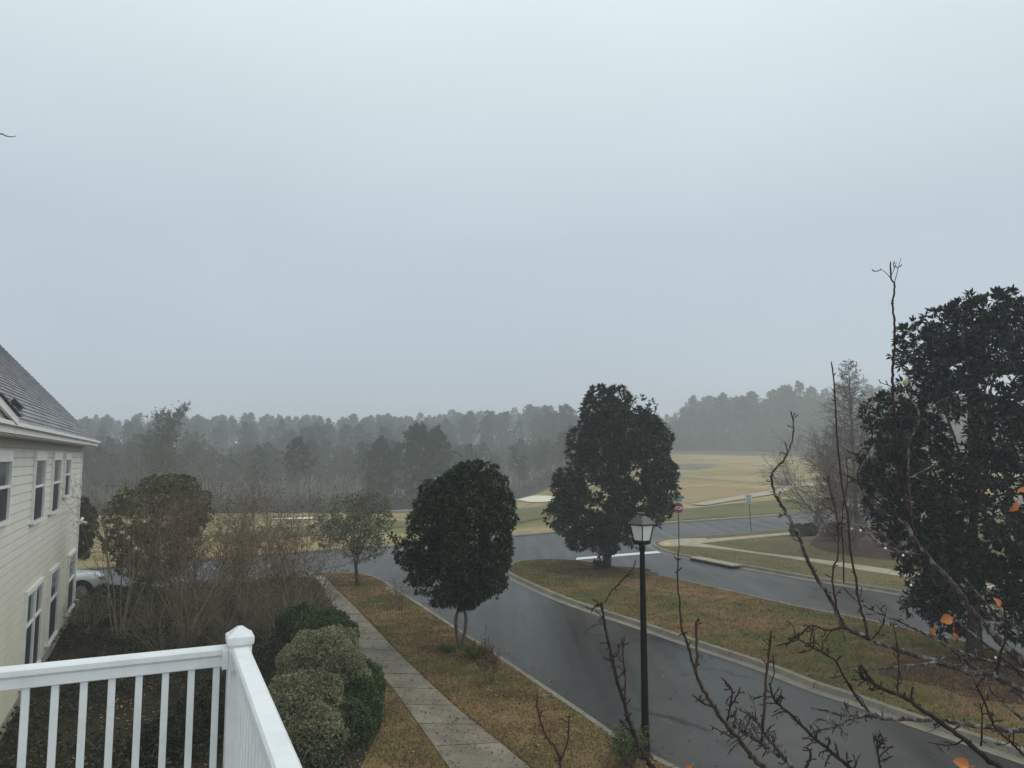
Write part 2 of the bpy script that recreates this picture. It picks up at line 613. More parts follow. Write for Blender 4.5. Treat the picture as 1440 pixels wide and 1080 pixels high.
def inside(P, poly):
    x, y = P[:, 0], P[:, 1]
    r = np.zeros(len(P), bool)
    n = len(poly)
    j = n - 1
    for i in range(n):
        xi, yi, xj, yj = poly[i][0], poly[i][1], poly[j][0], poly[j][1]
        c = ((yi > y) != (yj > y)) & (x < (xj - xi) * (y - yi) / (yj - yi + 1e-12) + xi)
        r ^= c
        j = i
    return r


def rand_in(poly, n, lim=None):
    poly = np.asarray(poly)[:, :2]
    lo, hi = poly.min(0), poly.max(0)
    if lim is not None:
        lo, hi = np.maximum(lo, lim[0]), np.minimum(hi, lim[1])
    out = []
    tot = 0
    for _ in range(60):
        P = rng.uniform(lo, hi, (n * 2, 2))
        P = P[inside(P, poly)]
        out.append(P)
        tot += len(P)
        if tot >= n:
            break
    return np.vstack(out)[:n]


def in_view(P, z=0.0, m=80):
    Y = P[:, 1] * CP + (z - H) * SP
    px = 720 + F * P[:, 0] / np.maximum(Y, .1)
    py = 540 - F * ((z - H) * CP - P[:, 1] * SP) / np.maximum(Y, .1)
    return (Y > .3) & (px > -m) & (px < 1440 + m) & (py < 1080 + m)


def unit(n):
    v = rng.normal(size=(n, 3))
    return v / np.linalg.norm(v, axis=1)[:, None]


# ------------------------------------------------------------------ the lie of the land
EDGE_PX = [(-260, 836), (-60, 817), (110, 802), (250, 791), (437, 776), (600, 765), (740, 752.5), (840, 744.5), (930, 736.5), (1100, 724.5), (1250, 714), (1440, 702), (1750, 688)]
EDGE = np.array([at(*p) for p in EDGE_PX])[:, :2]
EDGE = smoothline(EDGE, 6)
EDGE_A = np.arctan2(EDGE[:, 0], EDGE[:, 1])
EDGE_D = np.hypot(EDGE[:, 0], EDGE[:, 1])


def sstep(x, a, b):
    t = np.clip((x - a) / (b - a), 0, 1)
    return t * t * (3 - 2 * t)


def terrain(a, d):
    """height at azimuth a and plan distance d, beyond the far kerb of the cross street"""
    e = np.interp(a, EDGE_A, EDGE_D)
    w = np.maximum(d - e, 0)
    left = -.041 * np.minimum(w, 85) + sstep(w, 88, 345) * 15.0 + np.maximum(w - 345, 0) * .01
    right = .0345 * np.minimum(w, 165) + np.maximum(w - 165, 0) * .02 + sstep(w, 225, 310) * 5.0
    m = sstep(a, -.03, .16)
    und = .55 * np.sin(d * .11 + a * 9) * sstep(w, 5, 40) * (1 - sstep(w, 75, 110) * (1 - m))
    return .1 + left * (1 - m) + right * m + und


def gt(px, d):
    """ground point at photo column px (at the horizon) and plan distance d"""
    a = math.atan2((px - 720) / F, 1.0)
    return np.array([math.sin(a) * d, math.cos(a) * d, float(terrain(np.array(a), np.array(d)))])


# base road sheet: everything asphalt on the near side of the street, islands stand on it
fr = np.array([.02, .12, .25, .4, .55, .7, .85, 1.0])
g = Geo()
n = len(EDGE)
V = np.vstack([np.hstack([EDGE * f, np.zeros((n, 1))]) for f in fr])
Q = [(k_ * n + i, k_ * n + i + 1, (k_ + 1) * n + i + 1, (k_ + 1) * n + i) for k_ in range(len(fr) - 1) for i in range(n - 1)]
g.add(V, None, [q[::-1] for q in Q])
tag(g.build("road", M["asphalt"]), kind="structure")

# golf course and hills beyond the street
ws = np.concatenate([np.arange(0, 40, 2.), np.arange(40, 160, 4), np.arange(160, 400, 10), np.arange(400, 1000, 50)])
rows = []
for w in ws:
    d = EDGE_D + w
    z = terrain(EDGE_A, d)
    rows.append(np.stack([np.sin(EDGE_A) * d, np.cos(EDGE_A) * d, z], 1))
nw = len(ws)
split = int(np.searchsorted(ws, 88))
g = Geo()
V = np.vstack(rows)
Q = [(k_ * n + i, (k_ + 1) * n + i, (k_ + 1) * n + i + 1, k_ * n + i + 1) for k_ in range(nw - 1) for i in range(n - 1)]
g.add(V, None, [q[::-1] for q in Q])
tag(g.build("golf_course", M["golf"], smooth=True), kind="structure")


def drape(name, poly_px_d, mat, lift=.06, n_sub=6, label=None):
    """a closed outline of (px, distance) points laid on the terrain"""
    P = smoothline(np.array(poly_px_d + [poly_px_d[0]], float), n_sub)[:-1]
    c = P.mean(0)
    g_ = Geo()
    rings = [c[None] + (P - c) * f for f in (.17, .34, .5, .67, .84, 1.0)]
    pts = [gt(c[0], c[1]) + np.array([0, 0, lift])]
    for r in rings:
        pts += [gt(p[0], p[1]) + np.array([0, 0, lift]) for p in r]
    m = len(P)
    T = [(0, 1 + i, 1 + (i + 1) % m) for i in range(m)]
    Qd = [(1 + k_ * m + i, 1 + (k_ + 1) * m + i, 1 + (k_ + 1) * m + (i + 1) % m, 1 + k_ * m + (i + 1) % m) for k_ in range(5) for i in range(m)]
    g_.add(pts, T, Qd)
    o = g_.build(name, mat)
    o["kind"] = "structure"
    return o


def px_to_d(px, py):
    """plan distance at which the terrain shows at photo pixel (px, py)"""
    r = ray(px, py)
    a = math.atan2(r[0], r[1])
    s = r[2] / math.hypot(r[0], r[1])
    e = float(np.interp(a, EDGE_A, EDGE_D))
    ds = np.linspace(e, 420, 1500)
    z = terrain(np.full_like(ds, a), ds)
    hit = np.nonzero(z >= H + s * ds)[0]
    return (float(ds[hit[0]]) if len(hit) else 420.0), a


def gpx(px, py, lift=0.0):
    d, a = px_to_d(px, py)
    return np.array([math.sin(a) * d, math.cos(a) * d, float(terrain(np.array(a), np.array(d))) + lift])


def drape_px(name, pts, mat, lift=.06):
    P = []
    for p in pts:
        d, a = px_to_d(*p)
        P.append((720 + F * math.tan(a), d))
    return drape(name, P, mat, lift)


def strip_px(name, pts, width, mat, lift=.07):
    L = np.array([gpx(*p) for p in pts])
    L = smoothline(L, 6)
    t = np.gradient(L[:, :2], axis=0)
    t /= np.linalg.norm(t, axis=1)[:, None]
    nrm = np.stack([t[:, 1], -t[:, 0]], 1)
    g_ = Geo()
    rows_ = []
    for s in (-.5, 0, .5):
        q = L[:, :2] + nrm * s * width
        a = np.arctan2(q[:, 0], q[:, 1])
        d = np.hypot(q[:, 0], q[:, 1])
        rows_.append(np.hstack([q, (terrain(a, d) + lift)[:, None]]))
    m = len(L)
    g_.add(np.vstack(rows_), None, [(k_ * m + i, k_ * m + i + 1, (k_ + 1) * m + i + 1, (k_ + 1) * m + i) for k_ in range(2) for i in range(m - 1)])
    o = g_.build(name, mat)
    o["kind"] = "structure"
    return o


# sand bunkers and cart path
drape_px("sand_bunker", [(724, 704), (742, 699.5), (765, 698), (784, 701), (776, 706), (745, 707)], M["sand"], .12)
drape_px("sand_bunker", [(540, 719), (556, 716.5), (578, 716.8), (584, 719), (560, 720.5)], M["sand"], .12)
drape_px("sand_bunker", [(378, 731), (410, 729), (446, 729.2), (440, 731), (405, 732)], M["sand"], .12)
drape_px("dark_turf_patch", [(940, 657), (965, 652.5), (1000, 653), (1006, 656), (985, 660), (955, 660)], plain("dark_patch_turf", (0.15, 0.14, 0.10), 0.95, 0.2, 0.5), .05)  # darker turf patch laid flat on the slope
strip_px("cart_path", [(980, 711), (1010, 706), (1035, 702), (1055, 698.5), (1080, 694.5), (1100, 689), (1118, 684), (1150, 676)], 1.8, M["conc2"], .1)
strip_px("cart_path", [(1062, 655), (1080, 652), (1110, 651), (1140, 650)], 2.2, M["conc2"], .1)

oliv = turf("mown_rough", (0.155, 0.145, 0.066), (0.115, 0.118, 0.048), (0.19, 0.15, 0.075), 0.12)
brwn = turf("dormant_mound", (0.33, 0.24, 0.125), (0.27, 0.21, 0.10), (0.36, 0.255, 0.14), 0.08)
drape_px("golf_rough", [(912, 735), (1000, 729), (1090, 723), (1160, 718.5), (1160, 702), (1090, 704), (1030, 709), (970, 716), (912, 722)], oliv, .05)
drape_px("golf_mound", [(946, 690), (1000, 685), (1050, 687), (1078, 692), (1050, 697), (1005, 704.5), (960, 708), (940, 702)], brwn, .05)
drape_px("golf_rough", [(620, 736), (690, 722), (775, 712), (790, 720), (720, 738), (640, 752)], oliv, .05)
drape_px("golf_rough", [(300, 752), (420, 741), (560, 733), (585, 738), (460, 752), (320, 766)], oliv, .05)
# kerb along the far side of the street
sweep("far_kerb", EDGE[::-1], [(-.25, .02), (-.22, .1), (.0, .115), (.14, .11), (.2, .02), (.42, .006)], M["kerb"])

# woodland floor, a sheet of leaf litter on the hill side
wf = [(90, 128), (300, 122), (480, 120), (640, 122), (760, 128), (850, 150), (930, 235), (1130, 240), (1300, 235), (1440, 230), (1440, 480), (700, 480), (60, 480), (-200, 470), (-200, 140)]
g = Geo()
ncol, nrow = 120, 46
cols = np.linspace(-250, 1500, ncol)
base_d = np.interp(cols, [-250, 90, 300, 480, 640, 760, 850, 930, 1130, 1500], [124, 124, 122, 121, 124, 150, 185, 240, 240, 240])
V = []
for j in range(nrow):
    f = j / (nrow - 1)
    for c, b in zip(cols, base_d):
        V.append(gt(c, b + f * f * (520 - b)) + np.array([0, 0, .18]))
Q = [(j * ncol + i, j * ncol + i + 1, (j + 1) * ncol + i + 1, (j + 1) * ncol + i) for j in range(nrow - 1) for i in range(ncol - 1)]
g.add(V, None, Q)
tag(g.build("woodland_floor", M["woodfloor"], smooth=True), kind="structure")

# ------------------------------------------------------------------ islands, kerbs, pavements
LZ = .13
KL_PX = [(943, 1080), (878, 1047), (819, 1006), (759, 965), (700, 925), (637, 883), (573, 841), (549, 825.5), (535, 816), (520, 810), (503, 807), (478, 805.5), (452, 806.5), (424, 808), (300, 820), (190, 834), (90, 850)]
KL = np.array([at(p[0], p[1], LZ) for p in KL_PX])[:, :2]
KL = np.vstack([[KL[0] + (KL[0] - KL[1]) / np.linalg.norm(KL[0] - KL[1]) * q for q in (18, 9)], KL, [KL[-1] + (KL[-1] - KL[-2]) * 3]])
KLs = smoothline(KL, 6)
LEFT = np.vstack([KLs, [(-45, 0), (-45, -14), (KLs[0][0], -14)]])
poly_sheet("lawn", LEFT, LZ, M["turf_v"], .16)
# kerb line runs with the road on its right when walking away from the camera
sweep("kerb", KLs, [(-.012, LZ - .05), (-.01, LZ + .012), (.13, LZ + .008), (.17, .02), (.27, .006)], M["kerb"], 3.0)

MB_PX = [(714, 800), (724, 808), (780, 833), (833, 852), (899, 873), (967, 895.5), (1080, 932), (1151, 959), (1214, 979), (1299, 1008), (1440, 1053)]
MT_PX = [(1440, 926), (1355, 903), (1262, 882), (1207, 869.5), (1114, 851.5), (1040, 834.5), (967, 818), (901, 804), (855, 795), (810, 788), (759, 786.5), (728, 790), (714, 800)]
MBw = np.array([at(p[0], p[1], LZ) for p in MB_PX])[:, :2]
MTw = np.array([at(p[0], p[1], LZ) for p in MT_PX])[:, :2]
ext = lambda a, b, q: b + (b - a) / np.linalg.norm(b - a) * q
MBw = np.vstack([MBw, ext(MBw[-2], MBw[-1], 8), ext(MBw[-2], MBw[-1], 20)])
MTw = np.vstack([ext(MTw[1], MTw[0], 22), ext(MTw[1], MTw[0], 8), MTw])
MBs, MTs = smoothline(MBw, 6), smoothline(MTw, 6)
MEDIAN = np.vstack([MBs, MTs[:-1]])
poly_sheet("median_lawn", MEDIAN, LZ, M["turf_m"], .16)
loop = np.vstack([MTs, MBs[1:]])
sweep("median_kerb", loop, [(-.012, LZ - .05), (-.01, LZ + .012), (.15, LZ + .008), (.19, .022), (.44, .006)], M["kerb"], 3.0)

KR_PX = [(1440, 864), (1302, 836), (1145, 811), (1032, 791.5), (976, 782.5), (946, 776), (928, 769.5), (921, 764), (928, 760), (950, 756.5), (991, 754), (1071, 747), (1100, 744), (1175, 738), (1300, 728), (1440, 717)]
KR = np.array([at(p[0], p[1], LZ) for p in KR_PX])[:, :2]
KR = np.vstack([ext(KR[1], KR[0], 25), KR, ext(KR[-2], KR[-1], 30)])
KRs = smoothline(KR, 6)
RIGHT = np.vstack([KRs, [KRs[-1] + (25, -8)]])
poly_sheet("corner_lawn", RIGHT, LZ, M["turf_r"], .16)
sweep("corner_kerb", KRs[::-1], [(-.012, LZ - .05), (-.01, LZ + .012), (.15, LZ + .008), (.2, .03), (.48, .006)], M["kerb"], 3.0)


def slabs(name, L, Rr, step, mat, z, gap=.018, th=.03):
    """a pavement of cast slabs between two edge lines"""
    L, Rr = smoothline(L, 30), smoothline(Rr, 30)
    mid_n = 400

    def res(P, m):
        s = np.concatenate([[0], np.cumsum(np.linalg.norm(np.diff(P, axis=0), axis=1))])
        u = np.linspace(0, s[-1], m)
        return np.stack([np.interp(u, s, P[:, i]) for i in (0, 1)], 1), s[-1]
    a, la = res(L, mid_n)
    b, lb = res(Rr, mid_n)
    ln = (la + lb) / 2
    m = max(2, int(ln / step))
    g_ = Geo()
    for k_ in range(m):
        f0, f1 = k_ / m + gap / ln, (k_ + 1) / m - gap / ln
        i = lambda f: min(mid_n - 1, max(0, int(f * (mid_n - 1))))

        def pt(A, f):
            x = f * (mid_n - 1)
            j = min(mid_n - 2, int(x))
            return A[j] + (A[j + 1] - A[j]) * (x - j)
        dz = rng.uniform(-.004, .006)
        c = [pt(a, f0), pt(b, f0), pt(b, f1), pt(a, f1)]
        top = [np.array([p[0], p[1], z + dz]) for p in c]
        bot = [np.array([p[0], p[1], z - th]) for p in c]
        g_.add(top + bot, None, [(0, 1, 2, 3), (0, 4, 5, 1), (1, 5, 6, 2), (2, 6, 7, 3), (3, 7, 4, 0)])
    return tag(g_.build(name, mat), kind="structure")


def W2(pts, z=LZ):
    return np.array([at(p[0], p[1], z) for p in pts])[:, :2]


SWL = W2([(630, 1078), (587, 1017), (549, 964), (517, 929), (482, 876), (462, 841), (450, 822), (441, 810)])
SWR = W2([(742, 1078), (690, 1035), (637, 992), (566, 925), (528, 885), (496, 851), (471, 827), (456, 810)])
SWL = np.vstack([ext(SWL[1], SWL[0], 14), SWL])
SWR = np.vstack([ext(SWR[1], SWR[0], 14), SWR])
slabs("sidewalk", SWL, SWR, 1.25, M["conc"], LZ + .022)
# dark soil groove along the pavement edges
SWRs = smoothline(SWR, 8)
sweep("sidewalk_edge_soil", SWRs, [(.0, LZ + .006), (.09, LZ + .008)], M["mulch"])

# corner pavements on the right
slabs("corner_sidewalk", W2([(984, 764.5), (1060, 776), (1135, 785), (1210, 795), (1290, 806.5), (1400, 823)]), W2([(958, 767.5), (1017, 772.5), (1110, 785.5), (1210, 802), (1295, 814.5), (1400, 832)]), 1.5, M["conc2"], LZ + .02)
slabs("corner_sidewalk", W2([(992, 758.5), (1047, 754.3), (1100, 749.8), (1150, 745.5), (1200, 741.5)]), W2([(982, 764.5), (1047, 757.8), (1105, 752.6), (1150, 748.5), (1200, 744.5)]), 1.5, M["conc2"], LZ + .02)
poly_sheet("corner_ramp", smoothline(W2([(931, 768), (926, 764), (934, 760.5), (952, 758), (990, 757), (992, 758.5), (982, 765), (957, 767.8), (945, 768.8)]), 3), LZ + .014, M["conc2"])
o = poly_sheet("tactile_pad", W2([(932, 766.6), (935, 762.6), (944, 763.4), (942, 767.4)]), LZ + .019, M["tactile"])
# near-left ramp apron by the kerb
poly_sheet("ramp_apron", smoothline(W2([(541, 826), (548, 824), (558, 829), (568, 838), (556, 837.5), (545, 832)]), 3), LZ + .014, M["kerb"])
# stop bar
poly_sheet("stop_line", W2([(810, 787.3), (811, 784.2), (872, 778.9), (931, 774.3), (935, 777), (875, 781.8)], .012), .012, M["paint"])
poly_sheet("stop_line", W2([(757, 750.0), (757, 748.8), (771, 747.8), (772, 748.9)], .012), .012, M["paint"])

# mulch beds
def blob(cx, cy, rx, ry, z, n=40, jit=.1, rot=0.0):
    t = np.linspace(0, 2 * math.pi, n, endpoint=False)
    r = 1 + jit * np.sin(3 * t + cx) + jit * .6 * np.sin(7 * t + cy)
    x, y = rx * r * np.cos(t), ry * r * np.sin(t)
    return np.stack([cx + x * math.cos(rot) - y * math.sin(rot), cy + x * math.sin(rot) + y * math.cos(rot)], 1)


pm = at(846, 802, LZ)
poly_sheet("tree_mulch", blob(pm[0] + .3, pm[1] - .6, 2.3, 1.7, 0), LZ + .01, M["mulch"])
pm = at(1420, 955, LZ)
poly_sheet("tree_mulch", blob(pm[0] + .6, pm[1], 3.3, 2.2, 0), LZ + .01, M["mulch"])
poly_sheet("shrub_bed", smoothline(W2([(1138, 766), (1150, 754), (1175, 748), (1215, 747), (1290, 750), (1330, 768), (1310, 783), (1270, 788), (1215, 784), (1165, 776), (1138, 766)]), 4)[:-1], LZ + .01, M["mulch"])
# planted yard between the neighbour's house and the pavement
SWLs = smoothline(SWL, 8)
yard = np.vstack([SWLs[6:], W2([(424, 811), (300, 823), (190, 837), (95, 853)]), [(-20, 24), (-12, 4), (-4, 6)], W2([(470, 1150)]), W2([(520, 1010), (490, 930)])])
yard = np.vstack([W2([(505, 1085), (540, 1010), (528, 960), (505, 925), (478, 880), (458, 842), (446, 822), (436, 812), (424, 811), (300, 823), (190, 837), (95, 853)]), [(-24, 20), (-12, 2), (-4, 5)]])
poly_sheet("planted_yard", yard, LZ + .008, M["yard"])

# storm drain inlet in the far kerb
g = Geo()
c0, c1 = at(977, 784, LZ), at(1032, 795, LZ)
d = c1 - c0
d /= np.linalg.norm(d)
nn = np.array([d[1], -d[0], 0])
if nn[1] > 0: nn = -nn
dr = thing("storm_drain", "concrete storm drain inlet with a long dark slot in the corner kerb", "storm drain", c0)
L_ = np.linalg.norm(c1 - c0)
mid = (c0 + c1) / 2
ax = np.array([d, nn, [0, 0, 1.]])
Geo().box(mid - nn * .08 + np.array([0, 0, -.002]), (L_ + .3, .68, .05), ax).build("lid", M["conc2"], dr)
Geo().box(mid + nn * .268 + np.array([0, 0, -.078]), (L_, .05, .10), ax).build("slot", M["slot_shade"], dr)  # solid block coloured black as the shade of the opening

# ------------------------------------------------------------------ grass blades and litter (stuff)


def blades(name, poly, n, mat, z, h=(.03, .075), lim=None, excl=()):
    P = rand_in(poly, n, lim)
    P = P[in_view(P, z)]
    for e in excl:
        P = P[~inside(P, np.asarray(e)[:, :2])]
    # clumps: thin out where the value noise is low
    v = np.sin(P[:, 0] * 3.1 + np.sin(P[:, 1] * 2.3) * 1.7) * np.sin(P[:, 1] * 3.7 + np.sin(P[:, 0] * 1.9) * 1.5)
    P = P[rng.uniform(-1.3, 1, len(P)) < v + .3]
    m = len(P)
    C = np.hstack([P, np.full((m, 1), z)])
    hh = rng.uniform(h[0], h[1], m)
    ang = rng.uniform(0, 2 * math.pi, m)
    lean = rng.uniform(.1, 1.6, m)
    tip = C + np.stack([np.cos(ang) * lean * hh, np.sin(ang) * lean * hh, hh * (1.1 - lean * .45)], 1)
    s = np.stack([-np.sin(ang), np.cos(ang), np.zeros(m)], 1) * rng.uniform(.006, .014, m)[:, None]
    V = np.stack([C - s, C + s, tip], 1).reshape(-1, 3)
    g_ = Geo().add(V, np.arange(3 * m).reshape(-1, 3))
    return tag(g_.build(name, mat), kind="stuff")


SWPOLY = np.vstack([smoothline(SWL, 6), smoothline(SWR, 6)[::-1]])
def blademat(name, tan, olive, brown, gscale, thr):
    k = NT(name)
    f = k.noise(gscale, 5, 0.65)
    col = k.mix(k.ramp(f, [(thr[0], 0.0), (thr[1], 1.0)]), tan, olive)
    f2 = k.ramp(k.noise(gscale * 2.6, 5, 0.7), [(0.5, 0.0), (0.68, 1.0)])
    col = k.mix(f2, col, brown)
    g_ = k.n("NewGeometry")
    col = k.mix(1.0, col, k.ramp(g_.outputs["Random Per Island"], [(0.0, 0.62), (0.7, 1.08), (1.0, 1.5)]), "MULTIPLY")
    k.base(col).rough(0.9).spec(0.1)
    return k.m


M["blade_tan"] = blademat("dormant_blades", (0.265, 0.18, 0.088), (0.155, 0.137, 0.055), (0.17, 0.103, 0.053), 0.35, (0.42, 0.62))
M["blade_med"] = blademat("median_blades", (0.25, 0.168, 0.083), (0.135, 0.132, 0.05), (0.21, 0.127, 0.064), 0.2, (0.44, 0.56))
M["blade_cor"] = blademat("corner_blades", (0.185, 0.15, 0.08), (0.135, 0.128, 0.058), (0.175, 0.115, 0.06), 0.2, (0.42, 0.62))
blades("verge_grass", LEFT, 330000, M["blade_tan"], LZ, (.025, .065), (np.array([-9, 11.5]), np.array([6, 41])), [SWPOLY, yard])
blades("median_grass", MEDIAN, 150000, M["blade_med"], LZ, (.03, .08), (np.array([-2, 14]), np.array([18, 42])))
blades("corner_grass", RIGHT, 60000, M["blade_cor"], LZ, (.03, .08), (np.array([5, 25]), np.array([32, 62])), [W2([(958, 769), (1110, 786), (1210, 803), (1400, 833), (1400, 822), (1210, 794), (1060, 775), (984, 763)])])


def litter(name, poly, n, z, lim, size=(.03, .07), mat=None):
    P = rand_in(poly, n, lim)
    P = P[in_view(P, z)]
    m = len(P)
    C = np.hstack([P, rng.uniform(z + .008, z + .03, (m, 1))])
    D = unit(m)
    D[:, 2] *= .25
    N = unit(m) * .4 + np.array([0, 0, 1.])
    s = rng.uniform(size[0], size[1], m)
    return tag(Geo().leaves(C, D, N, s, s * .33).build(name, mat or M["litter"]), kind="stuff")


litter("fallen_leaves", LEFT, 9000, LZ + .01, (np.array([-9, 11.5]), np.array([6, 41])))
gut = np.vstack([offset_line(KLs[:90], .24), offset_line(KLs[:90], .75)[::-1]])
litter("gutter_leaves", gut, 500, .006, (np.array([-9, 8]), np.array([12, 40])), (.03, .08))
litter("road_leaves", np.array(W2([(700, 918), (1000, 1078), (1440, 1200), (1440, 1070), (1080, 944), (780, 848)], 0)), 240, .006, (np.array([-6, 8]), np.array([14, 40])), (.03, .07))
litter("median_leaves", MEDIAN, 2600, LZ + .01, (np.array([-2, 14]), np.array([18, 42])))
litter("yard_litter", yard, 8000, LZ + .012, (np.array([-16, 9]), np.array([0, 36])), (.04, .09))

# ------------------------------------------------------------------ trees


def px_profile(rows, t, base):
    """silhouette rows (y, left, right) in the photo -> (z, centre x, radius) at the tree's own distance"""
    Y = base[1]
    out = []
    for y, l, r in rows:
        a, b = at_y(l, y, Y), at_y(r, y, Y)
        out.append((a[2], (a[0] + b[0]) / 2, (b[0] - a[0]) / 2))
    out.sort()
    return np.array(out)


def lobes_from(prof, base, n, size=.34, flat=.8, seed=1):
    r_ = np.random.default_rng(seed)
    z0, z1 = prof[0, 0], prof[-1, 0]
    rm = prof[:, 2].max()
    L = []
    zs = np.linspace(z0, z1, 200)
    rr = np.interp(zs, prof[:, 0], prof[:, 2])
    cdf = np.cumsum(rr + .15 * rm)
    cdf /= cdf[-1]
    for i in range(n):
        z = float(np.interp((i + r_.uniform()) / n, cdf, zs))
        R_ = float(np.interp(z, prof[:, 0], prof[:, 2])) * r_.uniform(.90, 1.07)
        cx = float(np.interp(z, prof[:, 0], prof[:, 1]))
        lr = rm * size * r_.uniform(.7, 1.15)
        lr = min(lr, max(R_ * .85, .16 * rm), )
        ang = i * 2.39996 + r_.uniform(-.4, .4)
        rad = max(0, R_ - lr * .9) * (1 if r_.uniform() < .78 else r_.uniform(.1, .8))
        zz = min(z, z1 - lr * flat * .9)
        zz = max(zz, z0 + lr * flat * .7)
        L.append((cx + rad * math.cos(ang), base[1] + rad * math.sin(ang), zz, lr, lr, lr * flat))
    return np.array(L)


def crown_pts(lobes, n, inner=.25, keep=.8):
    """points with outward normals near the surfaces of the lobes"""
    w = lobes[:, 3] ** 2
    i = rng.choice(len(lobes), n, p=w / w.sum())
    u = unit(n)
    f = np.where(rng.uniform(size=n) < inner, rng.uniform(.35, .8, n), rng.uniform(.82, 1.06, n))
    P = lobes[i, :3] + u * lobes[i, 3:6] * f[:, None]
    # drop those deep inside another lobe
    k_ = np.ones(n, bool)
    for l in lobes:
        q = (P - l[:3]) / l[3:6]
        k_ &= ~((q * q).sum(1) < .42)
    k_ |= rng.uniform(size=n) < .12
    # holes: a lumpy value noise takes leaves away
    v = np.sin(P[:, 0] * 2.9 + 1.3 * np.sin(P[:, 2] * 2.1)) + np.sin(P[:, 2] * 3.3 + 1.1 * np.sin(P[:, 1] * 2.6)) + np.sin(P[:, 1] * 2.4 + P[:, 0])
    k_ &= v > -2.0 + (1 - keep)
    return P[k_], u[k_]


def rosettes(P, u, per, L, W, spread=.8, up=.25):
    m = len(P)
    C = np.repeat(P, per, 0)
    D = np.repeat(u, per, 0) * .7 + unit(m * per) * spread + np.array([0, 0, up])
    D /= np.linalg.norm(D, axis=1)[:, None]
    C = C + D * L * .12
    N = np.array([0, 0, 1.]) + unit(m * per) * .7
    ll = L * rng.uniform(.7, 1.2, m * per)
    return Geo().leaves(C, D, N, ll, ll * W)


def limbs_to(g_, base, top, lobes, r0, n, sides=6, fork=.35):
    """trunk and limbs that reach for the lobes"""
    base, top = np.asarray(base, float), np.asarray(top, float)
    k_ = 7
    pts = [base + (top - base) * f + np.array([math.sin(f * 5) * .04, math.cos(f * 4) * .04, 0]) * np.linalg.norm(top - base) * .25 * f for f in np.linspace(0, 1, k_)]
    rad = [r0 * (1.35 if i == 0 else 1.0) * (1 - .75 * i / (k_ - 1)) for i in range(k_)]
    g_.tube(pts, rad, 9)
    for l in lobes[:: max(1, len(lobes) // n)]:
        f = rng.uniform(fork, .85)
        s = base + (top - base) * f
        e = l[:3]
        if np.linalg.norm(e - s) < .2: continue
        m_ = (s + e) / 2 + np.array([0, 0, .12]) * np.linalg.norm(e - s)
        q = smoothline(np.array([s, m_, e]), 4)
        g_.tube(q, np.linspace(r0 * .4 * (1 - f * .5), r0 * .08, len(q)), 5)


def leafy_tree(name, label, cat, base, rows, lobes_n, ros_n, per, L, W, leaf, bark, trunk_r, seed, size=.34, inner=.25, keep=.8, top_f=.7, group=None, spread=.8, stems=1, extra=None):
    base = np.asarray(base, float)
    t = thing(name, label, cat, base, group)
    prof = px_profile(rows, None, base)
    lob = lobes_from(prof, base, lobes_n, size, .8, seed)
    P, u = crown_pts(lob, ros_n, inner, keep)
    if extra is not None:
        P, u = np.vstack([P, extra]), np.vstack([u, unit(len(extra))])
    rosettes(P, u, per, L, W, spread).build("crown", leaf, t)
    z1 = prof[-1, 0]
    top = np.array([prof[len(prof) // 2, 1], base[1], base[2] + (z1 - base[2]) * top_f])
    g_ = Geo()
    if stems == 1:
        limbs_to(g_, base, top, lob, trunk_r, 16)
    else:
        for s in range(stems):
            a = 2 * math.pi * s / stems + .4
            off = np.array([math.cos(a), math.sin(a), 0])
            m_ = base + off * trunk_r * 2.6 + np.array([0, 0, .75])
            q = smoothline(np.array([base + off * trunk_r * .6, m_, base + off * .05 + np.array([0, 0, 1.5]), top + off * .3]), 5)
            g_.tube(q, np.linspace(trunk_r, trunk_r * .35, len(q)), 8)
        limbs_to(g_, base + np.array([0, 0, 1.0]), top, lob, trunk_r * .7, 14)
    g_.build("trunk", bark, t, smooth=True)
    return t


b = at(853, 800, LZ)
P = b + np.array([-.36, -.15, .2]) + unit(16) * np.array([.2, .2, .2])
P[:, 2] = np.maximum(P[:, 2], LZ + .05)
P = np.vstack([P, at_y(903, 594, b[1]) + rng.normal(size=(150, 3)) * [.30, .4, .42], at_y(918, 612, b[1]) + rng.normal(size=(90, 3)) * [.3, .4, .3]])
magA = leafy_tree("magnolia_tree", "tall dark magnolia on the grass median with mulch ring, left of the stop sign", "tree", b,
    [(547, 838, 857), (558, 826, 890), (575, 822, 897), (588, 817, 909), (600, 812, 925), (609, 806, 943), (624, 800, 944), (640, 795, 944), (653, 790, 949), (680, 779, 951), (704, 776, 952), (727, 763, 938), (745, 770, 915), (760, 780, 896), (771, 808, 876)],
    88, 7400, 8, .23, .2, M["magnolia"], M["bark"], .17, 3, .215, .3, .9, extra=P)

b = at(648, 912, LZ)
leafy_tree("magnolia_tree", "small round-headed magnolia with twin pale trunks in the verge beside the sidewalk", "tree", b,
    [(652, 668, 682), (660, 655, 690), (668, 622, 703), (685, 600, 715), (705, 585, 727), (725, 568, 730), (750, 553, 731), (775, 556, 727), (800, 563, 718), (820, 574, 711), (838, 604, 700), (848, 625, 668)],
    84, 8800, 8, .13, .22, M["magnolia2"], M["barkpale"], .06, 5, .22, .32, .92, .65, stems=2)

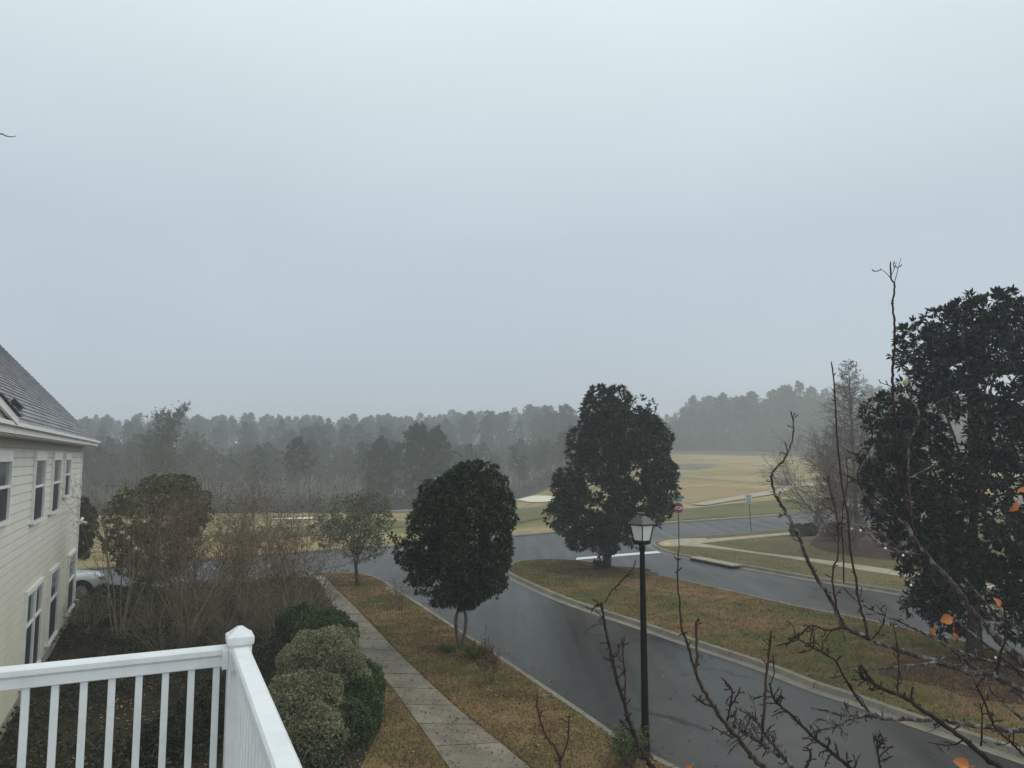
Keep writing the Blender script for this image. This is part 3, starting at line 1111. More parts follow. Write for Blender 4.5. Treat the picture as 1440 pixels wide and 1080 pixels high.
b = at(1418, 948, LZ)
b = np.array([b[0], 20.3, LZ])
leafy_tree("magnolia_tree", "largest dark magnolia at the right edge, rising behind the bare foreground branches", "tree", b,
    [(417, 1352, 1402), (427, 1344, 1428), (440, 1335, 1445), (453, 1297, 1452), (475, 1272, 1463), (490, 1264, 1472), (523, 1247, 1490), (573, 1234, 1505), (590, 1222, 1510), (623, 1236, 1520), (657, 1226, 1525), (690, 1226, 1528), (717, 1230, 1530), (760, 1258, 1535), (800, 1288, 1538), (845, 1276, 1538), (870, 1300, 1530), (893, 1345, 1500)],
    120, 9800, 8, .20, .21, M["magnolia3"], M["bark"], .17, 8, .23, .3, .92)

b = at(503, 823, LZ)
leafy_tree("olive_tree", "small grey-green broadleaf tree with a forked trunk on the verge tip near the cross street", "tree", b,
    [(697, 512, 544), (706, 456, 548), (718, 438, 556), (734, 434, 558), (749, 438, 556), (762, 446, 550), (774, 468, 546), (784, 492, 528)],
    40, 3600, 6, .10, .22, M["olive"], M["bark"], .09, 11, .30, .35, .65, .55)

b = at(207, 836, LZ)
leafy_tree("evergreen_tree", "dense dark green evergreen behind the bare shrubs left of the railing post", "tree", b,
    [(669, 212, 262), (682, 190, 284), (700, 162, 292), (720, 150, 293), (745, 150, 290), (770, 154, 280), (795, 164, 262), (815, 182, 238)],
    64, 5600, 7, .12, .26, M["ever"], M["bark"], .12, 17, .22, .4, .6)
b = at(118, 836, LZ)
b = np.array([b[0] - .2, 34.0, LZ])
leafy_tree("evergreen_shrub", "narrow dark evergreen just past the far corner of the cream house", "shrub", b,
    [(702, 110, 126), (720, 104, 134), (745, 100, 136), (765, 104, 130), (785, 108, 122)],
    16, 1400, 7, .13, .26, M["dark_leaf"], M["bark"], .07, 15, .4, .35, .85)


# ---------------------------------------------------------------- bare trees


def grow(S, p, d, ln, r, lvl, P):
    """recursive bare branching; S collects (p0, p1, r0, r1, level)"""
    n_ = P["seg"][min(lvl, len(P["seg"]) - 1)]
    taper = P.get("taper", .35)
    kids = P["kids"][lvl] if lvl < len(P["kids"]) else 0
    step = ln / n_
    pts = [p]
    rr = [r]
    for i in range(n_):
        w = P["wob"]
        d = d + rng.normal(size=3) * w + np.array([0, 0, P["up"][min(lvl, len(P["up"]) - 1)]])
        d = d / np.linalg.norm(d)
        p2 = p + d * step
        r2 = r * (1 - (1 - taper) * (i + 1) / n_) if True else r
        S.append((p, p2, rr[-1], r2, lvl))
        p = p2
        pts.append(p); rr.append(r2)
    for k_ in range(kids):
        f = P["from"][lvl] + (1 - P["from"][lvl]) * (k_ + rng.uniform(.2, 1)) / kids
        x = f * n_
        j = min(n_ - 1, int(x))
        q = pts[j] + (pts[j + 1] - pts[j]) * (x - j)
        dd = pts[j + 1] - pts[j]
        dd = dd / np.linalg.norm(dd)
        s = rng.normal(size=3)
        s -= dd * np.dot(s, dd)
        s /= np.linalg.norm(s) + 1e-9
        an = R(rng.uniform(*P["ang"][lvl]))
        nd = dd * math.cos(an) + s * math.sin(an)
        cl = ln * P["len"][lvl] * rng.uniform(.65, 1.15) * (1 - P.get("cone", 0) * f if lvl == 0 else 1)
        grow(S, q, nd, cl, max(P["rmin"], rr[j] * P["rk"][lvl]), lvl + 1, P)


def bare(S, min_lvl=0, max_lvl=9, sides=4, g_=None):
    g_ = g_ or Geo()
    A = [s for s in S if min_lvl <= s[4] <= max_lvl]
    if A:
        g_.segs([a[0] for a in A], [a[1] for a in A], [a[2] for a in A], [a[3] for a in A], sides)
    return g_


def seedheads(S, lvl, n_per, L, spread):
    tips = np.array([s[1] for s in S if s[4] >= lvl])
    C = np.repeat(tips, n_per, 0) + rng.normal(size=(len(tips) * n_per, 3)) * spread
    return Geo().leaves(C, unit(len(C)), unit(len(C)), L * rng.uniform(.6, 1.3, len(C)), L * .3)


def twiggy(name, label, base, h, n_, seed, leaf=None, spread=.5, group=None, bark_="twig", kid=4):
    global rng
    kr = rng
    rng = np.random.default_rng(seed)
    t = thing(name, label, "shrub", base, group)
    S = []
    P = dict(seg=[4, 3], kids=[kid, 3], len=[.45, .5], ang=[(15, 45), (20, 50)], wob=.13, up=[.0, .0], rk=[.6, .6], rmin=.0035, taper=.4)
    P["from"] = [.3, .2]
    for i in range(n_):
        a = rng.uniform(0, 6.28)
        d_ = np.array([math.cos(a) * spread * rng.uniform(.2, 1), math.sin(a) * spread * rng.uniform(.2, 1), 1.])
        grow(S, np.asarray(base) + np.array([math.cos(a), math.sin(a), 0]) * .08, d_ / np.linalg.norm(d_), h * rng.uniform(.6, 1), .009, 0, P)
    bare(S, 0, 9, 4).build("stems", M[bark_], t)
    if leaf:
        tips = np.array([s[1] for s in S if s[4] >= 1])
        rosettes(tips, unit(len(tips)), 2, .05, .3).build("foliage", M[leaf], t)
    rng = kr
    return t


def shrub_myrtle(name, label, base, height, width, nstem, seed, heads=True, mat="barkmyrtle", rstem=.028, cat="shrub", lean=(0, 0), kids=(7, 6, 3), group=None, rmin=.0045, twig="twig"):
    global rng
    keep_rng = rng
    rng = np.random.default_rng(seed)
    t = thing(name, label, cat, base, group)
    S = []
    P = dict(seg=[7, 4, 3, 2], kids=list(kids), len=[.42, .5, .55], ang=[(14, 42), (18, 50), (20, 60)], wob=.115, up=[.02, .02, .0], rk=[.55, .6, .6], rmin=rmin, taper=.3)
    P["from"] = [.3, .2, .2]
    for i in range(nstem):
        a = 2 * math.pi * i / nstem + rng.uniform(-.4, .4)
        sp = width / height * .5 * rng.uniform(.3, 1.05)
        d_ = np.array([math.cos(a) * sp + lean[0], math.sin(a) * sp + lean[1], 1.0])
        d_ /= np.linalg.norm(d_)
        off = np.array([math.cos(a), math.sin(a), 0]) * rng.uniform(.05, .16)
        grow(S, np.asarray(base, float) + off, d_, height * rng.uniform(.72, .95), rstem * rng.uniform(.6, 1.1), 0, P)
    bare(S, 0, 0, 6).build("stems", M[mat], t)
    bare(S, 1, 9, 3).build("twigs", M[twig], t)
    if heads:
        seedheads(S, 3, 1, .05, .03).build("seed_heads", M["seed"], t)
    rng = keep_rng
    return t


G_MY = "bare crepe myrtles in the planted yard"
b = at(264, 908, LZ)
shrub_myrtle("crepe_myrtle", "wide bare crepe myrtle with many tan stems behind the railing, left of its post", b, 4.3, 5.0, 17, 21, kids=(8, 6, 3), twig="twigtan")
b = at(408, 932, LZ)
shrub_myrtle("crepe_myrtle", "bare vase-shaped crepe myrtle between the railing post and the sidewalk", b, 4.1, 3.2, 12, 22, rstem=.026, kids=(7, 6, 3), twig="twigtan")
b = at(168, 900, LZ)
shrub_myrtle("crepe_myrtle", "thin bare multi-stemmed crepe myrtle nearest the cream house wall", b, 4.6, 2.6, 8, 23, False, kids=(5, 5, 3), rstem=.024, twig="twigtan")
b = at(345, 868, LZ)
shrub_myrtle("crepe_myrtle", "reddish bare crepe myrtle with dry seed heads standing before the street", b, 3.3, 4.4, 12, 24, kids=(6, 6, 3))
b = at(272, 856, LZ)
shrub_myrtle("crepe_myrtle", "rust-brown bare crepe myrtle beside the dense evergreen", b, 2.5, 3.6, 9, 25, kids=(6, 5, 3))
for px_, py_, h_, sd_ in ((215, 884, 1.7, 301), (318, 884, 1.8, 302), (372, 872, 1.6, 303), (440, 872, 1.5, 304), (128, 892, 1.4, 305), (232, 936, 1.9, 306), (330, 930, 1.7, 307), (290, 862, 1.5, 308), (385, 905, 1.5, 309)):
    twiggy("twiggy_shrub", "low tangle of bare tan twigs, one of several in the planted bed behind the railing", at(px_, py_, LZ), h_, 24, sd_, None, 1.15, "low twiggy shrubs in the planted bed", "twigtan", 6)
# dark leafy understorey in the yard
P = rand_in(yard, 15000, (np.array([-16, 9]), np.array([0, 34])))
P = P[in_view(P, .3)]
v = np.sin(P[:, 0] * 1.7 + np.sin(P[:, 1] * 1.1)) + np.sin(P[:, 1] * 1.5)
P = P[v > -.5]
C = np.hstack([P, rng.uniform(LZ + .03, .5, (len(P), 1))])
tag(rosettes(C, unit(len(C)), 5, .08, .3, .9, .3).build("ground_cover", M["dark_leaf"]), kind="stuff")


# ---------------------------------------------------------------- clipped shrubs by the pavement
def clump(name, label, cat, lob, n_, L, leaf, per=6, core=True, group=None):
    lob = np.array(lob, float)
    base = np.array([lob[:, 0].mean(), lob[:, 1].mean(), LZ])
    t = thing(name, label, cat, base, group)
    w = lob[:, 3] * lob[:, 5]
    i = rng.choice(len(lob), n_, p=w / w.sum())
    u = unit(n_)
    lump = 1 + .07 * np.sin(u[:, 0] * 7 + i) + .06 * np.sin(u[:, 2] * 9 + u[:, 1] * 5)
    P_ = lob[i, :3] + u * lob[i, 3:6] * (rng.uniform(.84, 1.05, n_) * lump)[:, None]
    k_ = P_[:, 2] > LZ + .03
    for l in lob:
        q = (P_ - l[:3]) / l[3:6]
        k_ &= ~((q * q).sum(1) < .55)
    rosettes(P_[k_], u[k_], per, L, .3, .9, .2).build("foliage", leaf, t)
    if core:
        S_ = []
        for l in lob:
            for _ in range(26):
                e = l[:3] + unit(1)[0] * l[3:6] * .85
                S_.append((np.array([l[0] * .5 + base[0] * .5, l[1] * .5 + base[1] * .5, LZ]), np.maximum(e, [-99, -99, LZ]), .014, .004, 0))
        bare(S_, 0, 9, 4).build("stems", M["bark"], t)
    return t


def lp(px, py, Y, rx, rz, ry=None):
    c = at_y(px, py, Y)
    return (c[0], c[1], c[2], rx, ry or rx, rz)


clump("clipped_shrub", "big rounded variegated grey-green shrub beside the white railing, nearest the deck", "shrub",
      [lp(412, 1008, 14.2, .56, .74), lp(440, 1042, 13.9, .55, .6), lp(392, 1042, 14.0, .36, .55), lp(452, 1000, 14.6, .42, .7)], 13000, .038, M["hedge"], 6)
clump("clipped_shrub", "variegated pale shrub behind the nearest rounded one, by the sidewalk", "shrub",
      [lp(452, 938, 16.2, .74, .76), lp(485, 962, 15.6, .46, .75), lp(420, 935, 16.4, .42, .5), lp(478, 915, 16.8, .42, .5)], 12000, .038, M["hedge"], 6)
clump("green_shrub", "low dark green shrub between the pale rounded shrub and the sidewalk", "shrub",
      [lp(505, 1000, 15.2, .42, .62), lp(490, 1030, 14.6, .45, .55), lp(515, 965, 16.2, .36, .5), lp(440, 1065, 13.9, .6, .42)], 6500, .05, M["hedge2"], 6)
clump("green_shrub", "leafy green shrub at the foot of the bare vase-shaped myrtle", "shrub",
      [lp(455, 885, 19.2, .75, .45), lp(425, 880, 19.6, .6, .5), lp(478, 895, 18.6, .4, .4)], 5000, .055, M["hedge2"], 6)
clump("dark_shrub", "dark low shrub under the bare stems below the railing", "shrub",
      [lp(330, 985, 15.5, .7, .5), lp(290, 1010, 14.8, .7, .45), lp(240, 1040, 14, .6, .4)], 4200, .06, M["dark_leaf"], 6)
clump("dark_shrub", "dark shrub along the foot of the cream house wall", "shrub",
      [lp(160, 868, 26.0, .9, .6), lp(190, 850, 28, .8, .65), lp(140, 885, 24.5, .7, .5), lp(150, 848, 27.5, .75, .6)], 6200, .08, M["dark_leaf"], 6)


# ---------------------------------------------------------------- verge plants
twiggy("bare_shrub", "small bare grey shrub in the verge beside the kerb ramp", at(562, 858, LZ), 1.0, 16, 31)
twiggy("bare_shrub", "scrappy bare stems in the verge just below the twin-trunked magnolia", at(690, 962, LZ), .85, 9, 32, "seed")
twiggy("leafy_shrub", "small dark leafy shrub at the foot of the lamp post", at(884, 1076, LZ), .55, 22, 33, "hedge2")


def strap(name, label, base, h, n_):
    t = thing(name, label, "plant", base)
    a = rng.uniform(0, 6.28, n_)
    rad = rng.uniform(0, .16, n_)
    C = np.asarray(base) + np.stack([np.cos(a) * rad, np.sin(a) * rad, np.zeros(n_)], 1)
    D = np.stack([np.cos(a) * rng.uniform(.3, 1.3, n_), np.sin(a) * rng.uniform(.3, 1.3, n_), np.ones(n_)], 1)
    Geo().leaves(C, D, np.array([[0, 0, 1.]]) + unit(n_) * .3, h * rng.uniform(.6, 1.1, n_), .011).build("leaves", M["liriope"], t)
    return t


strap("strap_leaf_plant", "green tuft of strap leaves right of the twin-trunked magnolia", at(672, 926, LZ), .5, 220)
strap("strap_leaf_plant", "sparse green tuft left of the twin-trunked magnolia's foot", at(628, 918, LZ), .3, 120)

# ------------------------------------------------------------------ cypress, myrtle and round bushes at the corner
def cypress():
    global rng
    kr = rng
    rng = np.random.default_rng(41)
    base = at(1206, 772, LZ)
    base = np.array([base[0], base[1], LZ])
    top = at_y(1193, 503, base[1])
    hgt = top[2] - base[2]
    t = thing("bald_cypress", "tall bare conical cypress with fine twigs, left of the largest magnolia", "tree", base)
    S = []
    n_ = 14
    d = (top - base) / n_
    for i in range(n_):
        S.append((base + d * i, base + d * (i + 1), .15 * (1 - i / n_) + .01, .15 * (1 - (i + 1) / n_) + .008, 0))
    P = dict(seg=[3, 4, 3, 2], kids=[0, 11, 5], len=[.5, .34, .5], ang=[(40, 70), (30, 65), (25, 60)], wob=.06, up=[0, .035, .02], rk=[.5, .5, .6], rmin=.011, taper=.35)
    P["from"] = [.1, .15, .2]
    for i in range(120):
        f = .17 + .81 * i / 120
        a = i * 2.4 + rng.uniform(-.3, .3)
        ln = (1 - f) ** .8 * 3.3 * rng.uniform(.7, 1.1) + .18
        dd = np.array([math.cos(a), math.sin(a), .42])
        grow(S, base + (top - base) * f, dd / np.linalg.norm(dd), ln, .034 * (1 - f) + .012, 1, P)
    bare(S, 0, 0, 7).build("trunk", M["cypress"], t)
    bare(S, 1, 9, 3).build("branches", M["cypress"], t)
    rng = kr


cypress()
b = at(1196, 778, LZ)
shrub_myrtle("crepe_myrtle", "bare spreading crepe myrtle in the mulch bed beneath the conical cypress", b, 6.2, 7.5, 10, 44, False, "cypress", .05, "tree", (-.16, 0), kids=(9, 9, 4), rmin=.009, twig="cypress")
b = at(1236, 770, LZ)
shrub_myrtle("crepe_myrtle", "reddish bare crepe myrtle between the conical cypress and the largest magnolia", b, 6.6, 4.5, 8, 45, False, "cypress", .05, "tree", kids=(9, 8, 4), rmin=.009, twig="cypress")
for (px, py, r_, lab) in ((1139, 753, .5, "round clipped dark bush at the left tip of the mulch bed"), (1122, 754, .5, "smaller pale round bush partly behind a foreground branch, by the corner sidewalk"), (1173, 752, .5, "low round bush right of the clipped ball in the mulch bed")):
    c = at(px, py, LZ)
    clump("round_bush", lab, "bush", [(c[0], c[1], LZ + r_ * .75, r_, r_, r_ * .85)], 1500, .07, M["dark_leaf"] if "clipped dark" in lab else M["hedge2"], 5)
c = at(1190, 762, LZ)
clump("reddish_bush", "tall reddish-brown bush at the foot of the conical cypress", "bush", [(c[0] - .3, c[1] + .8, 1.5, 1.2, 1.1, 1.3), (c[0] + .6, c[1] + .6, 1.1, .9, .9, 1.0)], 3000, .09, M["seed"], 5)
g0 = gpx(1103, 683)
t = thing("plume_grass", "pale plumed grass clump beside the cart path", "plant", g0)
n_ = 240
a = rng.uniform(0, 6.28, n_)
C = g0 + np.stack([np.cos(a), np.sin(a), np.zeros(n_)], 1) * rng.uniform(0, .9, (n_, 1))
D = np.stack([np.cos(a) * rng.uniform(.2, 1, n_), np.sin(a) * rng.uniform(.2, 1, n_), np.ones(n_)], 1)
Geo().leaves(C, D, unit(n_), rng.uniform(.9, 1.9, n_), .04).build("plumes", M["pampas"], t)

# ------------------------------------------------------------------ woods
FAR_P = dict(seg=[6, 4, 3, 2], kids=[11, 6, 5], len=[.42, .5, .5], ang=[(20, 50), (22, 55), (25, 60)], wob=.10, up=[.03, .05, .04], rk=[.5, .5, .55], rmin=.018, taper=.25, cone=.35)
FAR_P["from"] = [.28, .2, .2]


def far_bare(h, seed, kids=(11, 6, 5), leaf=None):
    global rng
    kr = rng
    rng = np.random.default_rng(seed)
    t = thing("bare_tree", "", "tree")
    P = dict(FAR_P)
    P["kids"] = list(kids)
    S = []
    grow(S, np.zeros(3), np.array([0.02, 0, 1.]), h, h * .013, 0, P)
    bare(S, 0, 0, 5).build("trunk", M["twigfar"], t, np.zeros(3))
    bare(S, 1, 9, 3).build("crown", M["twigfar"], t, np.zeros(3))
    if leaf:
        tips = np.array([s[1] for s in S if s[4] >= 2])
        tips = tips[rng.uniform(size=len(tips)) < .75]
        fine_ = leaf.endswith("_fine")
        rosettes(tips, unit(len(tips)), 5 if fine_ else 4, .30 if fine_ else .42, .35, .9, .1).build("leaves", M[leaf.replace("_fine", "")], t, np.zeros(3))
    rng = kr
    return t


def far_pine(h, seed, lo=.45, wide=.2, dens=1.0, name="pine_tree"):
    """tall pine: bare lower trunk, tiers of tufted limbs with an uneven top"""
    global rng
    kr = rng
    rng = np.random.default_rng(seed)
    t = thing(name, "", "tree")
    S = []
    n_ = 8
    lean = rng.normal(size=2) * .03
    spine = np.array([[lean[0] * h * (i / n_) ** 1.5, lean[1] * h * (i / n_) ** 1.5, h * i / n_] for i in range(n_ + 1)])
    for i in range(n_):
        S.append((spine[i], spine[i + 1], h * .012 * (1 - .8 * i / n_), h * .012 * (1 - .8 * (i + 1) / n_), 0))
    bare(S, 0, 0, 6).build("trunk", M["twigfar"], t, np.zeros(3))
    C, U = [], []
    m = int(46 * dens)
    LS = []
    for i in range(m):
        f = lo + (1 - lo) * (i + rng.uniform()) / m
        q = np.array([np.interp(f * h, spine[:, 2], spine[:, k_]) for k_ in (0, 1, 2)])
        a = i * 2.4 + rng.uniform(-.5, .5)
        g1 = (f - lo) / (1 - lo)
        ln = h * wide * (1 - g1 ** 2.2 * .85) * (.45 + .55 * min(1, g1 * 4)) * rng.uniform(.55, 1.2)
        dd = np.array([math.cos(a), math.sin(a), rng.uniform(.1, .5)])
        e = q + dd * ln
        LS.append((q, e, .05, .02, 1))
        for _ in range(5):
            s = rng.uniform(.4, 1.05)
            C.append(q + dd * ln * s + rng.normal(size=3) * ln * .16)
            U.append(dd)
    C, U = np.array(C), np.array(U)
    g_ = rosettes(C, U, 11, .62, .2, 1.1, .35)
    bare(LS, 0, 9, 3, g_)
    g_.build("crown", M["pine"], t, np.zeros(3))
    rng = kr
    return t


def hide_proto(o):
    for c in list(o.children):
        bpy.data.objects.remove(c)
    bpy.data.objects.remove(o)


PB = [far_bare(11, 60 + i, k_) for i, k_ in enumerate([(11, 6, 5), (13, 6, 4), (9, 7, 5), (12, 5, 5), (14, 7, 4)])]
PL = [far_bare(11, 70, (12, 6, 3), "wood_leaf"), far_bare(11, 71, (14, 6, 3), "wood_leaf")]
PT = far_bare(15, 75, (22, 9, 5), "wood_leaf_fine")
PP = [far_pine(16, 80 + i, l, w) for i, (l, w) in enumerate([(.42, .2), (.5, .22), (.38, .18), (.55, .24), (.3, .2)])]
PD = [far_pine(11, 90, .12, .26, 1.5, "evergreen_tree"), far_pine(11, 91, .18, .30, 1.6, "evergreen_tree")]


def place(proto, px, d, h0, h, label, group=None, name=None):
    c = copy_tree(proto, gt(px, d), rng.uniform(0, 6.28), h / h0, label, group, rng.uniform(.95, 1.05))
    if name: c.name = name
    if not group and "group" in c: del c["group"]
    return c


# single trees one can point at
place(PT, 226, 112, 15, 11.2, "tall leafy tree standing highest above the left woods, right of the house roof")
place(PB[2], 292, 100, 11, 8.6, "dark bare tree with spreading crooked limbs at the front of the left woods")
place(PP[3], 423, 124, 16, 12.0, "lone dark pine with rounded top left of the paired evergreens at the wood's edge")
place(PD[0], 534, 122, 11, 12.0, "dark pointed evergreen left of the broad one at the edge of the woods")
place(PD[1], 588, 120, 11, 12.8, "broad dark evergreen behind the small round magnolia, left one of a close pair")
place(PD[0], 614, 121, 11, 12.6, "dark evergreen behind the small round magnolia, right one of a close pair")
place(PP[4], 560, 128, 16, 10.5, "thin pine between the pointed evergreen and the broad pair")
# the wood's front rank
G1 = "bare trees along the front of the left woods"
for px in np.arange(100, 860, 8.5):
    q = px + rng.uniform(-5, 5)
    d = 122 + rng.uniform(0, 20) + max(0, (q - 650)) * .3
    place(PB[rng.integers(5)], q, d, 11, rng.uniform(5.5, 9.5), "leafless grey-brown tree among many along the front edge of the left woods", G1)
G2 = "leafy trees in the left woods"
for px in (130, 160, 186, 205, 250, 268, 318, 352, 388, 468, 500, 655, 690, 735, 765):
    place(PL[rng.integers(2)], px + rng.uniform(-6, 6), rng.uniform(134, 165), 11, rng.uniform(6.5, 9) + (1.2 if px < 270 else 0), "dull green leafy tree among others inside the left woods", G2)
G3 = "trees on the right-hand hill"
for px in np.arange(942, 1330, 7.5):
    q = px + rng.uniform(-5, 5)
    d = 300 + rng.uniform(0, 45)
    h = np.interp(q, [940, 960, 1000, 1080, 1150, 1250], [13.5, 18, 21.5, 24.5, 25, 24]) * rng.uniform(.88, 1.08)
    place((PP + [PL[0], PL[1], PD[0]])[rng.integers(8)], q, d, 16, h * .97, "hazy tree among others in the stand beyond the golf course, on the right-hand hill", G3)


# masses behind: far-off wood merged in one object each
def mass(name, items, mats):
    """merge proto meshes at (proto, px, d, scale) into one object per material, joined as one stuff mesh"""
    cache = {}
    Vs, Ls, Ss, Ms = [], [], [], []
    nv = nl = 0
    for pr, px, d, sc in items:
        p = gt(px, d)
        a = rng.uniform(0, 6.28)
        Rm = np.array([[math.cos(a), -math.sin(a), 0], [math.sin(a), math.cos(a), 0], [0, 0, 1]])
        for ch in pr.children:
            me = ch.data
            if me.name not in cache:
                v = np.zeros(len(me.vertices) * 3, np.float32)
                me.vertices.foreach_get("co", v)
                l = np.zeros(len(me.loops), np.int32)
                me.loops.foreach_get("vertex_index", l)
                s = np.zeros(len(me.polygons), np.int32)
                me.polygons.foreach_get("loop_start", s)
                cache[me.name] = (v.reshape(-1, 3), l, s, mats.index(me.materials[0]))
            v, l, s, mi = cache[me.name]
            Vs.append((v * sc) @ Rm.T + p)
            Ls.append(l + nv)
            Ss.append(s + nl)
            Ms.append(np.full(len(s), mi, np.int32))
            nv += len(v)
            nl += len(l)
    me = bpy.data.meshes.new(name)
    V = np.vstack(Vs)
    me.vertices.add(len(V))
    me.vertices.foreach_set("co", V.ravel().astype(np.float32))
    L_ = np.concatenate(Ls)
    me.loops.add(len(L_))
    me.loops.foreach_set("vertex_index", L_.astype(np.int32))
    S_ = np.concatenate(Ss)
    me.polygons.add(len(S_))
    me.polygons.foreach_set("loop_start", S_.astype(np.int32))
    me.polygons.foreach_set("material_index", np.concatenate(Ms))
    me.polygons.foreach_set("use_smooth", np.zeros(len(S_), bool))
    me.update(calc_edges=True)
    for m_ in mats: me.materials.append(m_)
    o_ = bpy.data.objects.new(name, me)
    COL.objects.link(o_)
    return tag(o_, kind="stuff")


wm = [M["twigfar"], M["pine"], M["wood_leaf"]]
items = []
for i in range(430):
    px = rng.uniform(60, 950)
    d = 205 + 205 * rng.uniform() ** .7
    h = np.interp(px, [60, 200, 420, 560, 700, 820, 900, 950], [10.5, 11.5, 13, 13.5, 16.5, 17, 13, 9]) * (rng.uniform(.84, 1.04) if rng.uniform() < .8 else rng.uniform(1.0, 1.13))
    items.append(((PP + PP + PL)[rng.integers(12)], px, d, h / 16))
for i in range(560):
    px = rng.uniform(60, 940)
    d = rng.uniform(215, 405)
    items.append(((PL + PD)[rng.integers(4)], px, d, rng.uniform(.42, .68)))
mass("far_pine_wood", items, wm)
items = []
for i in range(240):
    px = rng.uniform(60, 880)
    d = rng.uniform(145, 205)
    q = rng.uniform()
    items.append(((PL[rng.integers(2)] if q < .3 else PB[rng.integers(5)] if q < .75 else PP[rng.integers(5)]), px, d, rng.uniform(.6, .85) if q < .75 else rng.uniform(.5, .72)))
mass("mid_wood", items, wm)
items = []
for i in range(190):
    px = rng.uniform(945, 1440)
    items.append(((PP + PD + PL)[rng.integers(9)], px, rng.uniform(310, 380), rng.uniform(.95, 1.3)))
for i in range(300):
    px = rng.uniform(938, 1340)
    items.append(((PL + PD)[rng.integers(4)], px, rng.uniform(298, 335), rng.uniform(.5, .85)))
mass("hill_wood", items, wm)
# thicket along the wood's foot
C = []
for i in range(5200):
    px = rng.uniform(90, 900)
    d = rng.uniform(121, 136) + max(0, px - 650) * .3
    p = gt(px, d)
    C.append(p + np.array([0, 0, abs(rng.normal()) * 1.2]))
for i in range(5200):
    px = rng.uniform(930, 1300)
    p = gt(px, rng.uniform(290, 312))
    C.append(p + np.array([0, 0, abs(rng.normal()) * 3.6]))
C = np.array(C)
thick = leafmat("thicket_leaf", (0.055, 0.05, 0.036), (0.085, 0.078, 0.055), (0.12, 0.10, 0.075), 0.9, 0.1)
tag(rosettes(C, unit(len(C)), 6, .5, .22, 1.0, .4).build("thicket", thick), kind="stuff")
for p_ in PB + PL + PP + PD + [PT]:
    hide_proto(p_)

# ------------------------------------------------------------------ neighbour's house
d1 = np.array([-.423, .906, 0.])
d1 /= np.linalg.norm(d1)
no = np.array([d1[1], -d1[0], 0.])          # outward, towards the yard
cc = at(102, 868, .15)
HC = np.array([cc[0], cc[1], 0.])           # foot of the far corner
AX = np.array([-d1, no, [0, 0, 1.]])


def hw(s, o_, z):
    return HC - d1 * s + no * o_ + np.array([0, 0, z])


def wall_hit(px, py, off=0.0):
    """(s, z) where a sight line meets the wall plane"""
    r_ = ray(px, py)
    p0 = HC + no * off
    t_ = np.dot(p0 - np.array([0, 0, H]), no) / np.dot(r_, no)
    p = np.array([0, 0, H]) + r_ * t_
    return float(np.dot(p - HC, -d1)), float(p[2])


house = thing("house", "cream two-storey house with lap siding and a grey shingle roof at the left edge", "house", HC)
WT = 5.86
LEN = 19.0
DEP = 9.6
g = Geo()
z = .5
exp_ = .178
prof = []
while z < WT:
    z2 = min(WT, z + exp_)
    prof.append((.013, z))
    prof.append((.004, z2 - .022))
    prof.append((-.012, z2 - .020))
    prof.append((-.012, z2 - .001))
    z = z2
V, Q = [], []
for s in (.09, LEN):
    for o_, zz in prof:
        V.append(hw(s, o_, zz))
m = len(prof)
for i in range(m - 1):
    Q.append((i, i + 1, m + i + 1, m + i))
g.add(V, None, Q)
# far gable end, same boards
V, Q = [], []
for s in (-.09, -DEP):
    for o_, zz in prof:
        V.append(HC + no * s + d1 * o_ + np.array([0, 0, zz]))
for i in range(m - 1):
    Q.append((i, i + 1, m + i + 1, m + i))
g.add(V, None, Q)
# gable triangle at both ends and near end wall
rise = 1.06
for s in (0.0, LEN):
    a0, a1 = hw(s, 0, WT), hw(s, -DEP, WT)
    ap = hw(s, -DEP / 2, WT + DEP / 2 * rise)
    g.add([a0, a1, ap], [(0, 1, 2)])
a = [hw(LEN, 0, .3), hw(LEN, -DEP, .3), hw(LEN, -DEP, WT), hw(LEN, 0, WT)]
g.add(a, None, [(0, 1, 2, 3)])
g.build("wall", M["siding"], house)
Geo().box(hw(LEN / 2, -DEP / 2 - .03, .22), (LEN - .02, DEP, .66), AX).build("foundation", M["found"], house)
g = Geo()
g.box(hw(.045, .018, (WT + .5) / 2), (.11, .05, WT - .5), AX)
g.box(hw(-.018, -.07, (WT + .5) / 2), (.05, .13, WT - .5), AX)
g.build("corner_board", M["trim"], house)
# roof: courses of single shingles on the side that shows
OH, OG = .42, .34
EZ = WT + .17
roof_e = lambda s, w, lift=0.0: hw(s, OH - w, EZ + w * rise + lift)
g = Geo()
wmax = OH + DEP / 2
sl = math.sqrt(1 + rise * rise)
step_w = .14 / sl
V, Q = [], []
k_ = 0
nrm_up = (no * rise + np.array([0, 0, 1.])) / sl
cl = int(wmax / step_w)
for i in range(cl):
    w0, w1 = i * step_w - .004, (i + 1) * step_w + .012
    s0 = -OG + (0 if i % 2 else -.0)
    x = s0
    off = (i * .137) % .3
    x = s0
    first = True
    while x < LEN + OG:
        wd = (off + .06) if first else rng.uniform(.24, .34)
        first = False
        x2 = min(LEN + OG, x + wd)
        th = .022 + rng.uniform(0, .007)
        p = [roof_e(x, w0) + nrm_up * th, roof_e(x2 - .006, w0) + nrm_up * th, roof_e(x2 - .006, w1) + nrm_up * .002, roof_e(x, w1) + nrm_up * .002, roof_e(x, w0), roof_e(x2 - .006, w0)]
        b_ = len(V)
        V += p
        Q += [(b_, b_ + 1, b_ + 2, b_ + 3), (b_ + 4, b_ + 5, b_ + 1, b_)]
        x = x2
g.add(V, None, Q)
